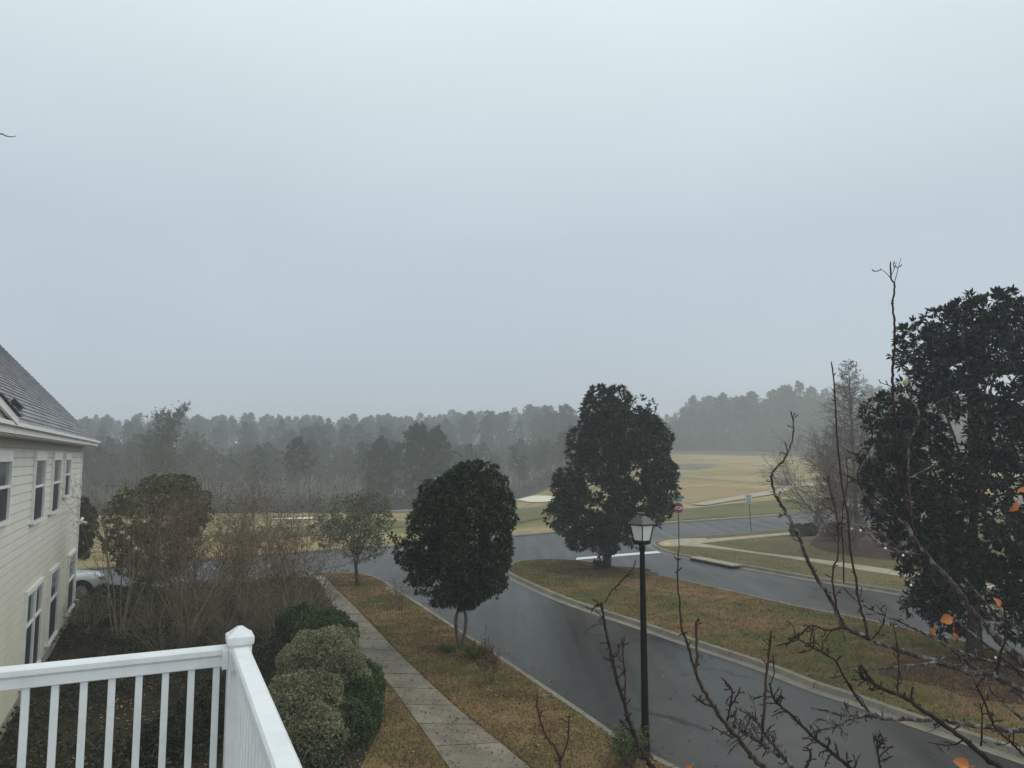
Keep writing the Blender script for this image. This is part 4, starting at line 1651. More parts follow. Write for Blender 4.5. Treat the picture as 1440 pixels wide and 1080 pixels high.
# underlay deck and the hidden far slope
rp = [roof_e(-OG, 0, -.01), roof_e(LEN + OG, 0, -.01), roof_e(LEN + OG, wmax, -.01), roof_e(-OG, wmax, -.01)]
g.add(rp, None, [(0, 1, 2, 3)])
fs = lambda s, w: hw(s, -DEP - OH + w, EZ + w * rise)
g.add([fs(-OG, 0), fs(LEN + OG, 0), fs(LEN + OG, wmax), fs(-OG, wmax)], None, [(0, 3, 2, 1)])
roof = g.build("roof", M["shingle"], house)
ROOT_LOC[roof.name] = HC
# eaves
g = Geo()
g.box(hw(LEN / 2, OH + .015, EZ - .085), (LEN + 2 * OG, .035, .18), AX)
g.box(hw(LEN / 2, OH + .06, EZ - .035), (LEN + 2 * OG, .09, .06), AX)
sd = np.array([no * -1 / sl + np.array([0, 0, rise / sl])])[0]
axr = np.array([sd, d1, nrm_up])
rc = roof_e(-OG - .018, wmax / 2)
g.box(rc - nrm_up * .085, (wmax * sl, .034, .16), axr)
g.build("fascia", M["trim"], house)
g = Geo()
g.box(hw(LEN / 2, OH / 2 + .01, EZ - .19), (LEN + 2 * OG - .02, OH - .02, .02), AX)
g.box(hw(LEN / 2, .02, WT - .1), (LEN - .3, .035, .17), AX)
g.build("soffit", M["soffit"], house)
# little vent on the slope
rv = ray(20, 572)
pl = roof_e(0, 0)
tt = np.dot(pl - np.array([0, 0, H]), nrm_up) / np.dot(rv, nrm_up)
pv = np.array([0, 0, H]) + rv * tt
g = Geo()
g.box(pv + nrm_up * .05, (.22, .2, .08), np.array([-d1, sd, nrm_up]))
g.box(pv + nrm_up * .10 - sd * .02, (.26, .24, .02), np.array([-d1, sd, nrm_up]))
rvn = g.build("roof_vent", M["blackroof"], roof)
# small cross gable at the left
sg, zg = wall_hit(16, 598, OH + .05)
s2g, z2g = wall_hit(0, 580, OH + .05)
gp = min(1.0, max(.15, (z2g - zg) / (s2g - sg)))
print("GABLE", sg, zg, s2g, z2g, gp)
gw = 3.0
g = Geo()
zb = EZ + .0
tri = lambda o_, e: [hw(sg - e, o_, zb), hw(sg + gw + e, o_, zb), hw(sg + gw / 2, o_, zb + gw / 2 * gp + e)]
g.add(tri(OH + .04, 0) + tri(-2.2, 0), [(0, 1, 2)], [(0, 2, 5, 3), (1, 4, 5, 2)])
g.build("gable", M["siding"], house)
g = Geo()
for s0, s1 in ((sg - .12, sg + gw / 2), (sg + gw + .12, sg + gw / 2)):
    a0, a1 = hw(s0, OH + .1, zb - .02), hw(s1, OH + .1, zb + gw / 2 * gp - .02)
    dv = a1 - a0
    ln = np.linalg.norm(dv)
    dv /= ln
    up_ = np.cross(no, dv)
    if up_[2] < 0: up_ = -up_
    g.box((a0 + a1) / 2 + up_ * .02, (ln, .04, .11), np.array([dv, no, up_]))
for kz in range(5):
    g.box(hw(sg + gw / 2, OH + .06, zb + .1 + kz * .07), (.9 - kz * .16, .03, .045), AX)
g.build("gable_trim", M["trim"], house)
g = Geo()
for s0, s1 in ((sg - .2, sg + gw / 2), (sg + gw + .2, sg + gw / 2)):
    a0, a1 = hw(s0, OH + .16, zb + .07), hw(s1, OH + .16, zb + gw / 2 * gp + .075)
    b0, b1 = hw(s0, -2.2, zb + .07), hw(s1, -2.2, zb + gw / 2 * gp + .075)
    g.add([a0, a1, b1, b0], None, [(0, 1, 2, 3)])
g.build("gable_roof", M["shingle"], house)


def window(xl, xr, yt, ymid, yb, head=.2, double=False):
    s1, zt = wall_hit(xl, yt)
    s0, _ = wall_hit(xr, yt)
    _, zb_ = wall_hit((xl + xr) / 2, yb)
    _, zm = wall_hit((xl + xr) / 2, ymid)
    zt = wall_hit((xl + xr) / 2, yt)[1]
    sm = (s0 + s1) / 2
    wd = abs(s1 - s0)
    g_ = Geo()
    j = .06
    g_.box(hw(s0 + j / 2, .038, (zt + zb_) / 2), (j, .07, zt - zb_), AX)
    g_.box(hw(s1 - j / 2, .038, (zt + zb_) / 2), (j, .07, zt - zb_), AX)
    g_.box(hw(sm, .041, zt - head / 2), (wd - 2 * j, .07, head), AX)
    g_.box(hw(sm, .055, zb_ - .025), (wd + .08, .11, .05), AX)
    if double:
        g_.box(hw(sm, .041, (zt - head + zb_) / 2), (.09, .066, zt - head - zb_), AX)
    g_.box(hw(sm, .034, zm), (wd - 2 * j, .05, .05), AX)
    f_ = g_.build("window", M["trim"], house)
    ROOT_LOC[f_.name] = HC
    z1, z2 = zt - head, zb_
    Geo().box(hw(sm, .020, (z1 + zm) / 2), (wd - 2 * j, .02, z1 - zm), AX).build("upper_pane", M["glass"], f_, HC)
    Geo().box(hw(sm, .017, (zm + z2) / 2), (wd - 2 * j, .02, zm - z2), AX).build("lower_screen", M["screen"], f_, HC)
    return f_


window(-8, 13, 633, 685, 732)
window(47, 62, 635, 683, 728)
window(73, 84, 636, 678, 716)
window(90, 97.5, 637, 667, 695)
window(35, 57, 822, 868, 936, .1, True)
window(69, 80.5, 797, 838, 888, .1)
window(95, 104, 776, 812, 850, .08)
# flood light on the far corner, tap at its foot
s_, z_ = wall_hit(108, 735)
g = Geo()
pc = hw(-.06, .06, z_)
g.box(pc, (.12, .12, .14), AX)
g.tube([pc + d1 * .06, pc + d1 * .22 + no * .05 + np.array([0, 0, .1])], [.035, .05], 8)
g.tube([pc + no * .06, pc + no * .2 + np.array([0, 0, -.06])], [.035, .05], 8)
g.build("flood_light", M["trim"], house)
s_, z_ = wall_hit(100, 856)
g = Geo()
pc = hw(.16, .1, .62)
g.box(pc, (.2, .16, .26), AX)
g.tube([pc + np.array([0, 0, -.1]), pc + np.array([0, 0, -.5])], .025, 6)
g.build("meter_box", M["steel"], house)

# ------------------------------------------------------------------ deck railing
pr = at_y(337, 904, 3.34)
RAILZ = H - .82
PX = np.array([pr[0], pr[1], 0])
d2 = -no
DK = RAILZ - .98
rail = thing("deck_railing", "white vinyl deck railing with square balusters and a pyramid-capped corner post", "railing", (PX[0], PX[1], DK))
AR = np.array([d1, no, [0, 0, 1.]])


def bevel_box(g_, c, s, ax, bv):
    """long box with chamfered long edges (axis 0)"""
    hx, hy, hz = s[0] / 2, s[1] / 2, s[2] / 2
    sec = [(-hy + bv, -hz), (hy - bv, -hz), (hy, -hz + bv), (hy, hz - bv), (hy - bv, hz), (-hy + bv, hz), (-hy, hz - bv), (-hy, -hz + bv)]
    V = [np.asarray(c) + ax[0] * e * hx + ax[1] * y + ax[2] * z_ for e in (-1, 1) for y, z_ in sec]
    Q_ = [(i, (i + 1) % 8, 8 + (i + 1) % 8, 8 + i) for i in range(8)]
    Q_ += [(0, 3, 2, 1), (0, 7, 4, 3), (7, 6, 5, 4), (8, 9, 10, 11), (8, 11, 12, 15), (15, 12, 13, 14)]
    g_.add(V, None, Q_)


PW = .096
g = Geo()
vz = np.array([[0, 0, 1.], d1, no])
bevel_box(g, PX + np.array([0, 0, DK + .495]), (1.01, PW, PW), vz, .008)
post = g.build("post", M["white"], rail)
ROOT_LOC[post.name] = ROOT_LOC["deck_railing"]
g = Geo()
zt = DK + 1.0
rings = []
for hlf, z_ in ((.0535, zt - .012), (.0555, zt + .002), (.0555, zt + .020), (.05, zt + .026), (.044, zt + .029), (.010, zt + .058), (.0005, zt + .060)):
    rings.append([PX + d1 * a * hlf + no * b_ * hlf + np.array([0, 0, z_]) for a, b_ in ((-1, -1), (1, -1), (1, 1), (-1, 1))])
V = [p for r_ in rings for p in r_]
Q = [(k_ * 4 + i, k_ * 4 + (i + 1) % 4, (k_ + 1) * 4 + (i + 1) % 4, (k_ + 1) * 4 + i) for k_ in range(len(rings) - 1) for i in range(4)]
g.add(V, None, Q)
g.build("post_cap", M["white"], post)
for name_, dirv, ln in (("top_rail", d2, 2.6), ("top_rail", -d1, 3.4)):
    side = np.cross(dirv, [0, 0, 1.])
    axx = np.array([dirv, side, [0, 0, 1.]])
    g = Geo()
    st = PX + dirv * (PW / 2)
    bevel_box(g, st + dirv * ln / 2 + np.array([0, 0, RAILZ - .018]), (ln, .074, .036), axx, .008)
    bevel_box(g, st + dirv * ln / 2 + np.array([0, 0, RAILZ - .058]), (ln, .052, .046), axx, .004)
    g.build("top_rail", M["white"], rail)
    g = Geo()
    bevel_box(g, st + dirv * ln / 2 + np.array([0, 0, DK + .09]), (ln, .05, .07), axx, .004)
    g.build("bottom_rail", M["white"], rail)
    g = Geo()
    bevel_box(g, st + dirv * .012 + np.array([0, 0, RAILZ - .05]), (.024, .086, .082), axx, .004)
    g.build("rail_bracket", M["white"], rail)
    nb = int(ln / .0995)
    for i in range(nb):
        g = Geo()
        c = st + dirv * (.043 + .0995 * i)
        z0, z1 = DK + .12, RAILZ - .078
        bevel_box(g, c + np.array([0, 0, (z0 + z1) / 2]), (z1 - z0, .027, .027), np.array([[0, 0, 1.], dirv, side]), .003)
        g.build("baluster", M["white"], rail)
deck = thing("deck", "white-edged raised deck floor carrying the railing", "deck", (PX[0], PX[1], DK))
g = Geo()
for i in range(20):
    c = PX + d2 * (.0 + .14 * i) - d1 * 1.6
    g.box(c + np.array([0, 0, DK - .016]), (3.4, .134, .032), np.array([d1, d2, [0, 0, 1.]]))
g.build("boards", plain("deck_boards", (0.30, 0.27, 0.22), 0.8, 0.2), deck)
g = Geo()
g.box(PX - d1 * 1.6 + no * .09 + np.array([0, 0, DK - .14]), (3.5, .03, .26), np.array([d1, d2, [0, 0, 1.]]))
g.box(PX + d1 * .09 + d2 * 1.3 + np.array([0, 0, DK - .14]), (.03, 2.9, .26), np.array([d1, d2, [0, 0, 1.]]))
g.box(PX + np.array([0, 0, DK / 2 - .15]), (.14, .14, DK - .3), np.array([d1, d2, [0, 0, 1.]]))
g.build("fascia", M["white"], deck)

# ------------------------------------------------------------------ street lamps


def lamp_proto(base, label, rz):
    t = thing("street_lamp", label, "street lamp", base)
    c_, s_ = math.cos(rz), math.sin(rz)
    ax_ = np.array([[c_, s_, 0], [-s_, c_, 0], [0, 0, 1.]])
    B = np.asarray(base, float)

    def ring(h_, z_):
        return [B + ax_[0] * a * h_ + ax_[1] * b_ * h_ + np.array([0, 0, z_]) for a, b_ in ((-1, -1), (1, -1), (1, 1), (-1, 1))]

    def frust(rs):
        g_ = Geo()
        V_ = [p for r_ in rs for p in r_]
        g_.add(V_, None, [(k_ * 4 + i, k_ * 4 + (i + 1) % 4, (k_ + 1) * 4 + (i + 1) % 4, (k_ + 1) * 4 + i) for k_ in range(len(rs) - 1) for i in range(4)] + [(3, 2, 1, 0), tuple(4 * (len(rs) - 1) + i for i in range(4))])
        return g_
    g_ = Geo()
    g_.tube([B + [0, 0, z_] for z_ in (-.05, .04, .06, .5, .54, .58, 3.1, 3.64, 3.66, 3.72, 3.76)], [.13, .13, .085, .075, .085, .068, .052, .046, .06, .06, .045], 16)
    g_.build("pole", M["black"], t, smooth=False)
    z0 = 3.76
    h_ = frust([ring(.08, z0), ring(.112, z0 + .02), ring(.112, z0 + .06), ring(.10, z0 + .065)])
    h_.build("cradle", M["black"], t)
    # four tapered frosted panes in a black frame
    zb, ztp = z0 + .07, z0 + .36
    hb, ht = .103, .152
    for i in range(4):
        a0, a1 = ring(hb - .006, zb)[i], ring(hb - .006, zb)[(i + 1) % 4]
        b0, b1 = ring(ht - .006, ztp)[i], ring(ht - .006, ztp)[(i + 1) % 4]
        inw = (B - (a0 + a1) / 2)
        inw[2] = 0
        inw /= np.linalg.norm(inw)
        g_ = Geo().add([a0, a1, b1, b0, a0 + inw * .006, a1 + inw * .006, b1 + inw * .006, b0 + inw * .006], None, [(0, 1, 2, 3), (7, 6, 5, 4), (0, 4, 5, 1), (1, 5, 6, 2), (2, 6, 7, 3), (3, 7, 4, 0)])
        g_.build("pane", M["frost"], t)
    g_ = Geo()
    for i in range(4):
        g_.tube([ring(hb, zb)[i], ring(ht, ztp)[i]], .011, 6)
        g_.tube([ring(hb, zb)[i], ring(hb, zb)[(i + 1) % 4]], .010, 6)
        g_.tube([ring(ht, ztp)[i], ring(ht, ztp)[(i + 1) % 4]], .012, 6)
    g_.build("frame", M["black"], t)
    frust([ring(.182, ztp + .005), ring(.187, ztp + .02), ring(.155, ztp + .055), ring(.06, ztp + .155), ring(.05, ztp + .16)]).build("lamp_roof", M["blackroof"], t)
    g_ = Geo()
    g_.tube([B + [0, 0, ztp + z_] for z_ in (.155, .18, .19, .205, .215, .23)], [.045, .042, .062, .062, .045, .008], 12)
    g_.build("finial", M["blackroof"], t)
    return t


lb = at(908, 1066, LZ)
lb = np.array([lb[0], lb[1], LZ])
lamp = lamp_proto(lb, "black lamp post with a four-sided frosted lantern, standing in the near verge", R(38))
l2 = at(613, 765, 0.1)
l2 = np.array([l2[0], l2[1] + .6, .1])
copy_tree(lamp, l2, .3, 1.0, "far lamp post across the street, only its lantern showing above the small round magnolia")

# ------------------------------------------------------------------ signs


def text_geo(s, size, centre, right, up_, nrm, depth=.004, sx=1.0, bold=.0):
    cu = bpy.data.curves.new("lettering", "FONT")
    cu.body = s
    cu.size = size
    cu.align_x = "CENTER"
    cu.align_y = "CENTER"
    cu.offset = bold
    cu.resolution_u = 3
    ob = bpy.data.objects.new("lettering", cu)
    COL.objects.link(ob)
    bpy.context.view_layer.update()
    me = bpy.data.meshes.new_from_object(ob.evaluated_get(bpy.context.evaluated_depsgraph_get()))
    V_ = np.array([v.co[:] for v in me.vertices])
    faces = [tuple(p.vertices) for p in me.polygons]
    bpy.data.objects.remove(ob)
    bpy.data.curves.remove(cu)
    bpy.data.meshes.remove(me)
    c = (V_.min(0) + V_.max(0)) / 2
    V_ = V_ - c
    W_ = np.asarray(centre) + V_[:, :1] * sx * np.asarray(right) + V_[:, 1:2] * np.asarray(up_) + np.asarray(nrm) * depth
    g_ = Geo()
    T_ = []
    for f in faces:
        for i in range(1, len(f) - 1):
            T_.append((f[0], f[i], f[i + 1]))
    g_.add(W_, T_)
    return g_


def face_axes(p, turn=0.0):
    """sign facing the viewer's side, turned about the vertical"""
    d = -np.array([p[0], p[1], 0.])
    d /= np.linalg.norm(d)
    c_, s_ = math.cos(turn), math.sin(turn)
    d = np.array([d[0] * c_ - d[1] * s_, d[0] * s_ + d[1] * c_, 0])
    right = np.array([-d[1], d[0], 0])
    return right, np.array([0, 0, 1.]), d


sb = at(955, 772, LZ)
st = thing("stop_sign", "red octagonal stop sign under green street name blades at the street corner", "road sign", sb)
rt, up_, nr = face_axes(sb, R(-6))
Geo().tube([sb, sb + [0, 0, 3.05]], .032, 8).build("post", M["darkpost"], st)
cz = sb + np.array([0, 0, 2.36]) + nr * .04


def octo(r_, off, th):
    V_ = []
    for zz in (off, off + th):
        for i in range(8):
            t_ = math.pi / 8 + i * math.pi / 4
            V_.append(cz + rt * r_ * math.cos(t_) + up_ * r_ * math.sin(t_) + nr * zz)
    g_ = Geo()
    q_ = [(i, (i + 1) % 8, 8 + (i + 1) % 8, 8 + i) for i in range(8)]
    T_ = [(8, 8 + i, 9 + i) for i in range(1, 7)] + [(0, i + 1, i) for i in range(1, 7)]
    return g_.add(V_, T_, q_)


plt = octo(.345, 0, .004).build("border", M["signwhite"], st)
ROOT_LOC[plt.name] = sb
octo(.322, .0045, .004).build("sign_face", M["red"], st)
text_geo("STOP", .27, cz + nr * .014, rt, up_, nr, 0.0, .92, .008).build("lettering", M["signwhite"], st)
for (zz, turn, ln) in ((2.98, R(5), .68), (2.80, R(58), .68)):
    r2, u2, n2 = face_axes(sb, turn)
    g = Geo()
    c_ = sb + np.array([0, 0, zz]) + n2 * .036
    g.box(c_, (ln, .012, .16), np.array([r2, n2, u2]))
    o1 = g.build("street_name_blade", M["signgreen"], st)
    ROOT_LOC[o1.name] = sb
    g = Geo()
    for e in (-1, 1):
        g.box(c_ + u2 * e * .066 + n2 * .0075, (ln - .04, .003, .009), np.array([r2, n2, u2]))
        g.box(c_ + r2 * e * (ln / 2 - .022) + n2 * .0075, (.009, .003, .123), np.array([r2, n2, u2]))
    g.build("border", M["signwhite"], o1, sb)

vb = at(1056.5, 747.5, LZ)
sp = thing("speed_limit_sign", "white speed limit 25 sign on a thin dark post beside the cross street", "road sign", vb)
rt, up_, nr = face_axes(vb, R(-4))
Geo().tube([vb, vb + [-.12, 0, 2.65]], .03, 6).build("post", M["darkpost"], sp)
cs = vb + np.array([-.11, 0, 2.30]) + nr * .045
axs = np.array([rt, nr, up_])
o1 = Geo().box(cs, (.47, .006, .62), axs).build("sign_face", M["signwhite"], sp)
ROOT_LOC[o1.name] = vb
g = Geo()
for e in (-1, 1):
    g.box(cs + up_ * e * .288 + nr * .005, (.43, .003, .010), axs)
    g.box(cs + rt * e * .213 + nr * .005, (.010, .003, .566), axs)
for tx, sz, dz, bd in (("SPEED", .115, .205, .001), ("LIMIT", .115, .10, .001), ("25", .36, -.115, .008)):
    g2 = text_geo(tx, sz, cs + up_ * dz, rt, up_, nr, .006, .95, bd)
    g.add(g2.V[0], g2.T[0])
g.build("lettering", M["signblack"], sp)

# ------------------------------------------------------------------ parked white SUV, mostly behind the house corner


def suv(front_px):
    fb = at(front_px[0], front_px[1], 0.0)
    fwd = (EDGE[30] - EDGE[12])
    dirv = np.array([fwd[0], fwd[1], 0.])
    dirv /= np.linalg.norm(dirv)
    lf = np.array([-dirv[1], dirv[0], 0])
    org = fb - dirv * 2.3 + lf * .2
    t = thing("parked_car", "white SUV parked past the house corner, only its bonnet, headlight and front wheel showing", "car", org)
    W_ = lambda x, y, z_: org + dirv * x + lf * y + np.array([0, 0, z_])
    # body: stations along x with (half width, sill z, belt z)
    st_ = [(-2.28, .70, .42, .95), (-2.2, .82, .34, 1.02), (-1.6, .90, .28, 1.05), (0, .92, .26, 1.04), (1.0, .91, .28, 1.02), (1.5, .89, .3, .98), (2.0, .85, .33, .90), (2.22, .76, .38, .82), (2.3, .62, .44, .72)]
    rings_ = []
    for x, hw_, z0, z1 in st_:
        sec = [(-hw_ * .9, z0), (-hw_, z0 + .14), (-hw_, z1 - .16), (-hw_ * .93, z1 - .03), (-hw_ * .6, z1 + .03), (0, z1 + .05), (hw_ * .6, z1 + .03), (hw_ * .93, z1 - .03), (hw_, z1 - .16), (hw_, z0 + .14), (hw_ * .9, z0)]
        rings_.append([W_(x, y, z_) for y, z_ in sec])
    g_ = Geo()
    m_ = len(rings_[0])
    V_ = [p for r_ in rings_ for p in r_]
    Q_ = [(k_ * m_ + i, k_ * m_ + (i + 1) % m_, (k_ + 1) * m_ + (i + 1) % m_, (k_ + 1) * m_ + i) for k_ in range(len(rings_) - 1) for i in range(m_)]
    g_.add(V_, [(0, i + 1, i) for i in range(1, m_ - 1)] + [((len(rings_) - 1) * m_, (len(rings_) - 1) * m_ + i, (len(rings_) - 1) * m_ + i + 1) for i in range(1, m_ - 1)], Q_)
    # roof shell
    rf = []
    for x, hw_, z_ in ((-2.1, .66, 1.05), (-1.85, .68, 1.62), (-1.2, .70, 1.72), (0, .70, 1.72), (.45, .68, 1.66), (1.15, .66, 1.06)):
        rf.append((x, hw_, z_))
    body_ = g_.build("body", M["carwhite"], t, smooth=True)
    g_ = Geo()
    V_ = []
    for x, hw_, z_ in rf:
        b_ = 1.03
        V_ += [W_(x, -.80, b_), W_(x, -hw_, max(b_ + .01, z_ - .06)), W_(x, -hw_ * .8, z_), W_(x, hw_ * .8, z_), W_(x, hw_, max(b_ + .01, z_ - .06)), W_(x, .80, b_)]
    n6 = len(rf)
    g_.add(V_, None, [(k_ * 6 + i, k_ * 6 + i + 1, (k_ + 1) * 6 + i + 1, (k_ + 1) * 6 + i) for k_ in range(n6 - 1) for i in range(5)])
    g_.build("cabin_glass", M["carglass"], t)
    g_ = Geo()
    V_ = []
    for x, hw_, z_ in rf[1:5]:
        V_ += [W_(x, -hw_ * .98, z_ - .05), W_(x, -hw_ * .8, z_ + .015), W_(x, hw_ * .8, z_ + .015), W_(x, hw_ * .98, z_ - .05)]
    g_.add(V_, None, [(k_ * 4 + i, k_ * 4 + i + 1, (k_ + 1) * 4 + i + 1, (k_ + 1) * 4 + i) for k_ in range(3) for i in range(3)])
    g_.build("roof", M["carwhite"], t)
    for sx in (-1.38, 1.42):
        for sy in (-1, 1):
            c_ = W_(sx, sy * .84, .36)
            g_ = Geo()
            g_.tube([c_ - lf * sy * .12, c_ + lf * sy * .085], .44, 24)
            g_.build("wheel_arch", M["cardark"], t)
            g_ = Geo()
            g_.tube([c_ - lf * sy * .12, c_ - lf * sy * .1, c_ + lf * sy * .08, c_ + lf * sy * .105], [.33, .36, .36, .33], 24)
            w_ = g_.build("wheel", M["tyre"], t)
            ROOT_LOC[w_.name] = org
            g_ = Geo()
            g_.tube([c_, c_ + lf * sy * .112], .22, 20)
            for k_ in range(6):
                a_ = k_ * math.pi / 3
                g_.tube([c_ + lf * sy * .112, c_ + lf * sy * .114 + (dirv * math.cos(a_) + np.array([0, 0, math.sin(a_)])) * .23], .022, 5)
            g_.build("rim", M["rim"], w_, org)
    for sy in (-1, 1):
        g_ = Geo()
        g_.tube([W_(2.02, sy * .80, .80), W_(2.16, sy * .72, .79), W_(2.27, sy * .56, .77)], [.05, .085, .06], 8)
        g_.build("headlight", M["headlamp"], t)
        Geo().box(W_(2.24, sy * .62, .52), (.16, .2, .09), np.array([dirv, lf, [0, 0, 1.]])).build("fog_light", M["cardark"], t)
        Geo().box(W_(.95, sy * 1.0, 1.1), (.14, .2, .15), np.array([dirv, lf, [0, 0, 1.]])).build("mirror", M["carwhite"], t)
    g_ = Geo()
    for k_ in range(4):
        g_.box(W_(2.295, 0, .56 + k_ * .055), (.05, .9, .028), np.array([dirv, lf, [0, 0, 1.]]))
    g_.build("grille", M["cardark"], t)
    Geo().box(W_(2.27, 0, .40), (.16, 1.4, .1), np.array([dirv, lf, [0, 0, 1.]])).build("bumper", M["cardark"], t)
    return t


suv((146, 838))

# ------------------------------------------------------------------ the bare fruit tree by the deck
TR = np.array([2.75, 3.3, LZ])
pear = thing("fruit_tree", "bare lichen-grey fruit tree filling the lower right foreground, with a few orange leaves left", "tree", TR)
g = Geo()
tp = smoothline(np.array([TR, TR + [.05, .02, 1.4], TR + [-.02, .05, 2.6], TR + [.08, 0, 3.6], TR + [.15, .05, 4.5], TR + [.28, .0, 5.3], TR + [.3, .1, 6.1]]), 6)
g.tube(tp, np.interp(np.linspace(0, 1, len(tp)), [0, .65, 1], [.13, .065, .008]), 12)
for a_, z_, l_ in ((.3, 4.3, 1.1), (1.1, 4.8, .9), (-.4, 5.1, .8), (.6, 5.5, .6)):
    s_ = tp[int(np.argmin(abs(tp[:, 2] - z_ - LZ)))]
    e_ = s_ + np.array([math.cos(a_) * l_ * .7, math.sin(a_) * l_ * .7, l_ * .6])
    q_ = smoothline(np.array([s_, (s_ + e_) / 2 + [.04, .03, -.05], e_]), 5)
    g.tube(q_, np.linspace(.03, .004, len(q_)), 8)
g.build("trunk", M["pear"], pear, smooth=True)


def br(pts, d0, d1_, r0, r1, mat, spurs=10, to_trunk=None, name="branch", spur_len=(.012, .04), wig=.003):
    """a traced limb: pixel path, its distance at both ends, its radius at both ends (first point is the tip)"""
    m_ = len(pts)
    P_ = np.array([far(p[0], p[1], d0 + (d1_ - d0) * i / (m_ - 1)) for i, p in enumerate(pts)])
    if to_trunk is not None:
        e = TR + np.array([0, 0, to_trunk])
        lst = P_[-1]
        q = lst + (P_[-1] - P_[-2]) / (np.linalg.norm(P_[-1] - P_[-2]) + 1e-6) * .12
        mid_ = (q + e) / 2 + np.array([0, 0, -.12])
        P_ = np.vstack([P_, q, mid_, e])
    vis = m_ - 1
    L_ = smoothline(P_, 6)
    nL = len(L_)
    k_ = np.clip(np.arange(nL) / (vis * 6), 0, None)
    rad = (r0 + (r1 - r0) * k_) * .9
    L_ = L_ + rng.normal(size=L_.shape) * wig * np.minimum(1, rad / .01)[:, None]
    rad = rad * rng.uniform(.92, 1.1, nL)
    rad[0] *= .6
    g_ = Geo()
    g_.tube(L_, rad, 8)
    # spurs and buds
    for _ in range(spurs):
        i = rng.integers(1, max(2, vis * 6))
        i = min(i, nL - 2)
        t_ = L_[i + 1] - L_[i - 1]
        t_ /= np.linalg.norm(t_) + 1e-9
        s = rng.normal(size=3)
        s -= t_ * np.dot(s, t_)
        s /= np.linalg.norm(s) + 1e-9
        dd = s * .8 - t_ * rng.uniform(.1, .9)
        ln = rng.uniform(*spur_len)
        p0 = L_[i]
        q1 = p0 + dd * ln * .6 + rng.normal(size=3) * .003
        q2 = q1 + (dd + rng.normal(size=3) * .5) * ln * .5
        rr = max(.0022, rad[i] * .38)
        rr = min(rr, .006)
        g_.tube([p0, q1, q1 + (q2 - q1) * .5, q2], [rr, rr * .85, rr * 1.35, rr * .25], 6)
        if ln > .045:
            for _k in range(3):
                f_ = rng.uniform(.3, .9)
                p3 = p0 + (q2 - p0) * f_
                d3 = unit(1)[0] * .016
                g_.tube([p3, p3 + d3 * .6, p3 + d3], [rr * .6, rr * .8, rr * .2], 5)
    return g_.build(name, M[mat], pear, smooth=True)


LONG = (.03, .085)
# heavy lichened limb, upper right, and what grows from it
br([(1270, 732), (1299, 776), (1340, 820), (1363, 856), (1390, 883), (1414, 909), (1445, 934)], 3.3, 3.2, .008, .021, "pear", 16, 3.9)
br([(1273, 540), (1277, 553), (1293, 587), (1280, 620), (1277, 660), (1279, 700), (1283, 747), (1287, 766)], 3.35, 3.3, .003, .0085, "pear", 12)
br([(1290, 483), (1285, 527), (1281, 560), (1287, 580)], 3.35, 3.34, .0015, .003, "pear_d", 4)
br([(1330, 635), (1318, 650), (1298, 662), (1281, 672)], 3.3, 3.31, .0015, .004, "pear", 5)
br([(1302, 589), (1292, 590), (1285, 604), (1276, 612)], 3.3, 3.32, .0015, .003, "pear", 3)
br([(1155, 707), (1171, 718), (1195, 733), (1210, 742), (1234, 762), (1262, 774), (1287, 780), (1300, 785)], 3.5, 3.3, .003, .008, "pear", 12)
br([(1210, 737), (1230, 750), (1252, 763), (1275, 775), (1296, 782)], 3.5, 3.3, .0025, .005, "pear", 6)
br([(1197, 688), (1226, 701), (1242, 721), (1269, 734), (1297, 772)], 3.45, 3.3, .002, .006, "pear", 9)
br([(1180, 665), (1205, 676), (1222, 692), (1240, 708), (1262, 730)], 3.45, 3.33, .0018, .004, "pear_d", 8)
# tallest leader against the sky
br([(1252, 368), (1253, 390), (1258, 403), (1255, 430), (1258, 450), (1258, 473), (1257, 497), (1255, 527), (1256, 557), (1258, 587), (1262, 640), (1272, 700), (1288, 760)], 3.4, 3.3, .0035, .0085, "pear_d", 16, spur_len=(.008, .022))
br([(1237, 377), (1245, 383), (1253, 391)], 3.4, 3.4, .001, .002, "pear_d", 1)
br([(1267, 362), (1263, 378), (1258, 397)], 3.4, 3.4, .001, .002, "pear_d", 2)
br([(1261, 368), (1257, 379), (1254, 386)], 3.4, 3.4, .001, .0016, "pear_d", 1)
br([(1237, 538), (1247, 541), (1256, 544)], 3.4, 3.4, .0015, .003, "pear_d", 2)
br([(1205, 637), (1210, 650), (1206, 670), (1213, 690)], 3.4, 3.42, .002, .004, "pear_d", 10, spur_len=LONG)
# limb that turns down from the left tip and runs right
br([(1112, 578), (1116, 597), (1113, 623), (1102, 647), (1087, 663), (1085, 677), (1090, 695), (1101, 713), (1118, 743), (1133, 780), (1147, 810), (1166, 839), (1181, 869), (1190, 882), (1221, 898), (1262, 913), (1314, 928), (1355, 943), (1396, 950), (1446, 975)], 3.0, 3.2, .003, .0145, "pear", 40, 3.7, spur_len=(.012, .05))
# reddish uprights
br([(1169, 508), (1173, 540), (1175, 573), (1178, 623), (1183, 673), (1190, 710), (1193, 735), (1196, 773), (1203, 813), (1210, 854), (1218, 880), (1221, 900)], 3.1, 3.1, .003, .0065, "pear_r", 10, spur_len=(.006, .016))
br([(1163, 668), (1170, 700), (1176, 725), (1179, 754), (1178, 784), (1171, 802), (1173, 835), (1182, 872)], 3.05, 3.08, .002, .005, "pear_r", 14, spur_len=(.01, .04))
br([(1190, 642), (1192, 675), (1186, 710), (1184, 743), (1186, 776), (1186, 820)], 3.2, 3.15, .002, .0035, "pear_r", 6)
br([(1163, 668), (1168, 690), (1172, 706)], 3.05, 3.06, .0015, .003, "pear_r", 3)
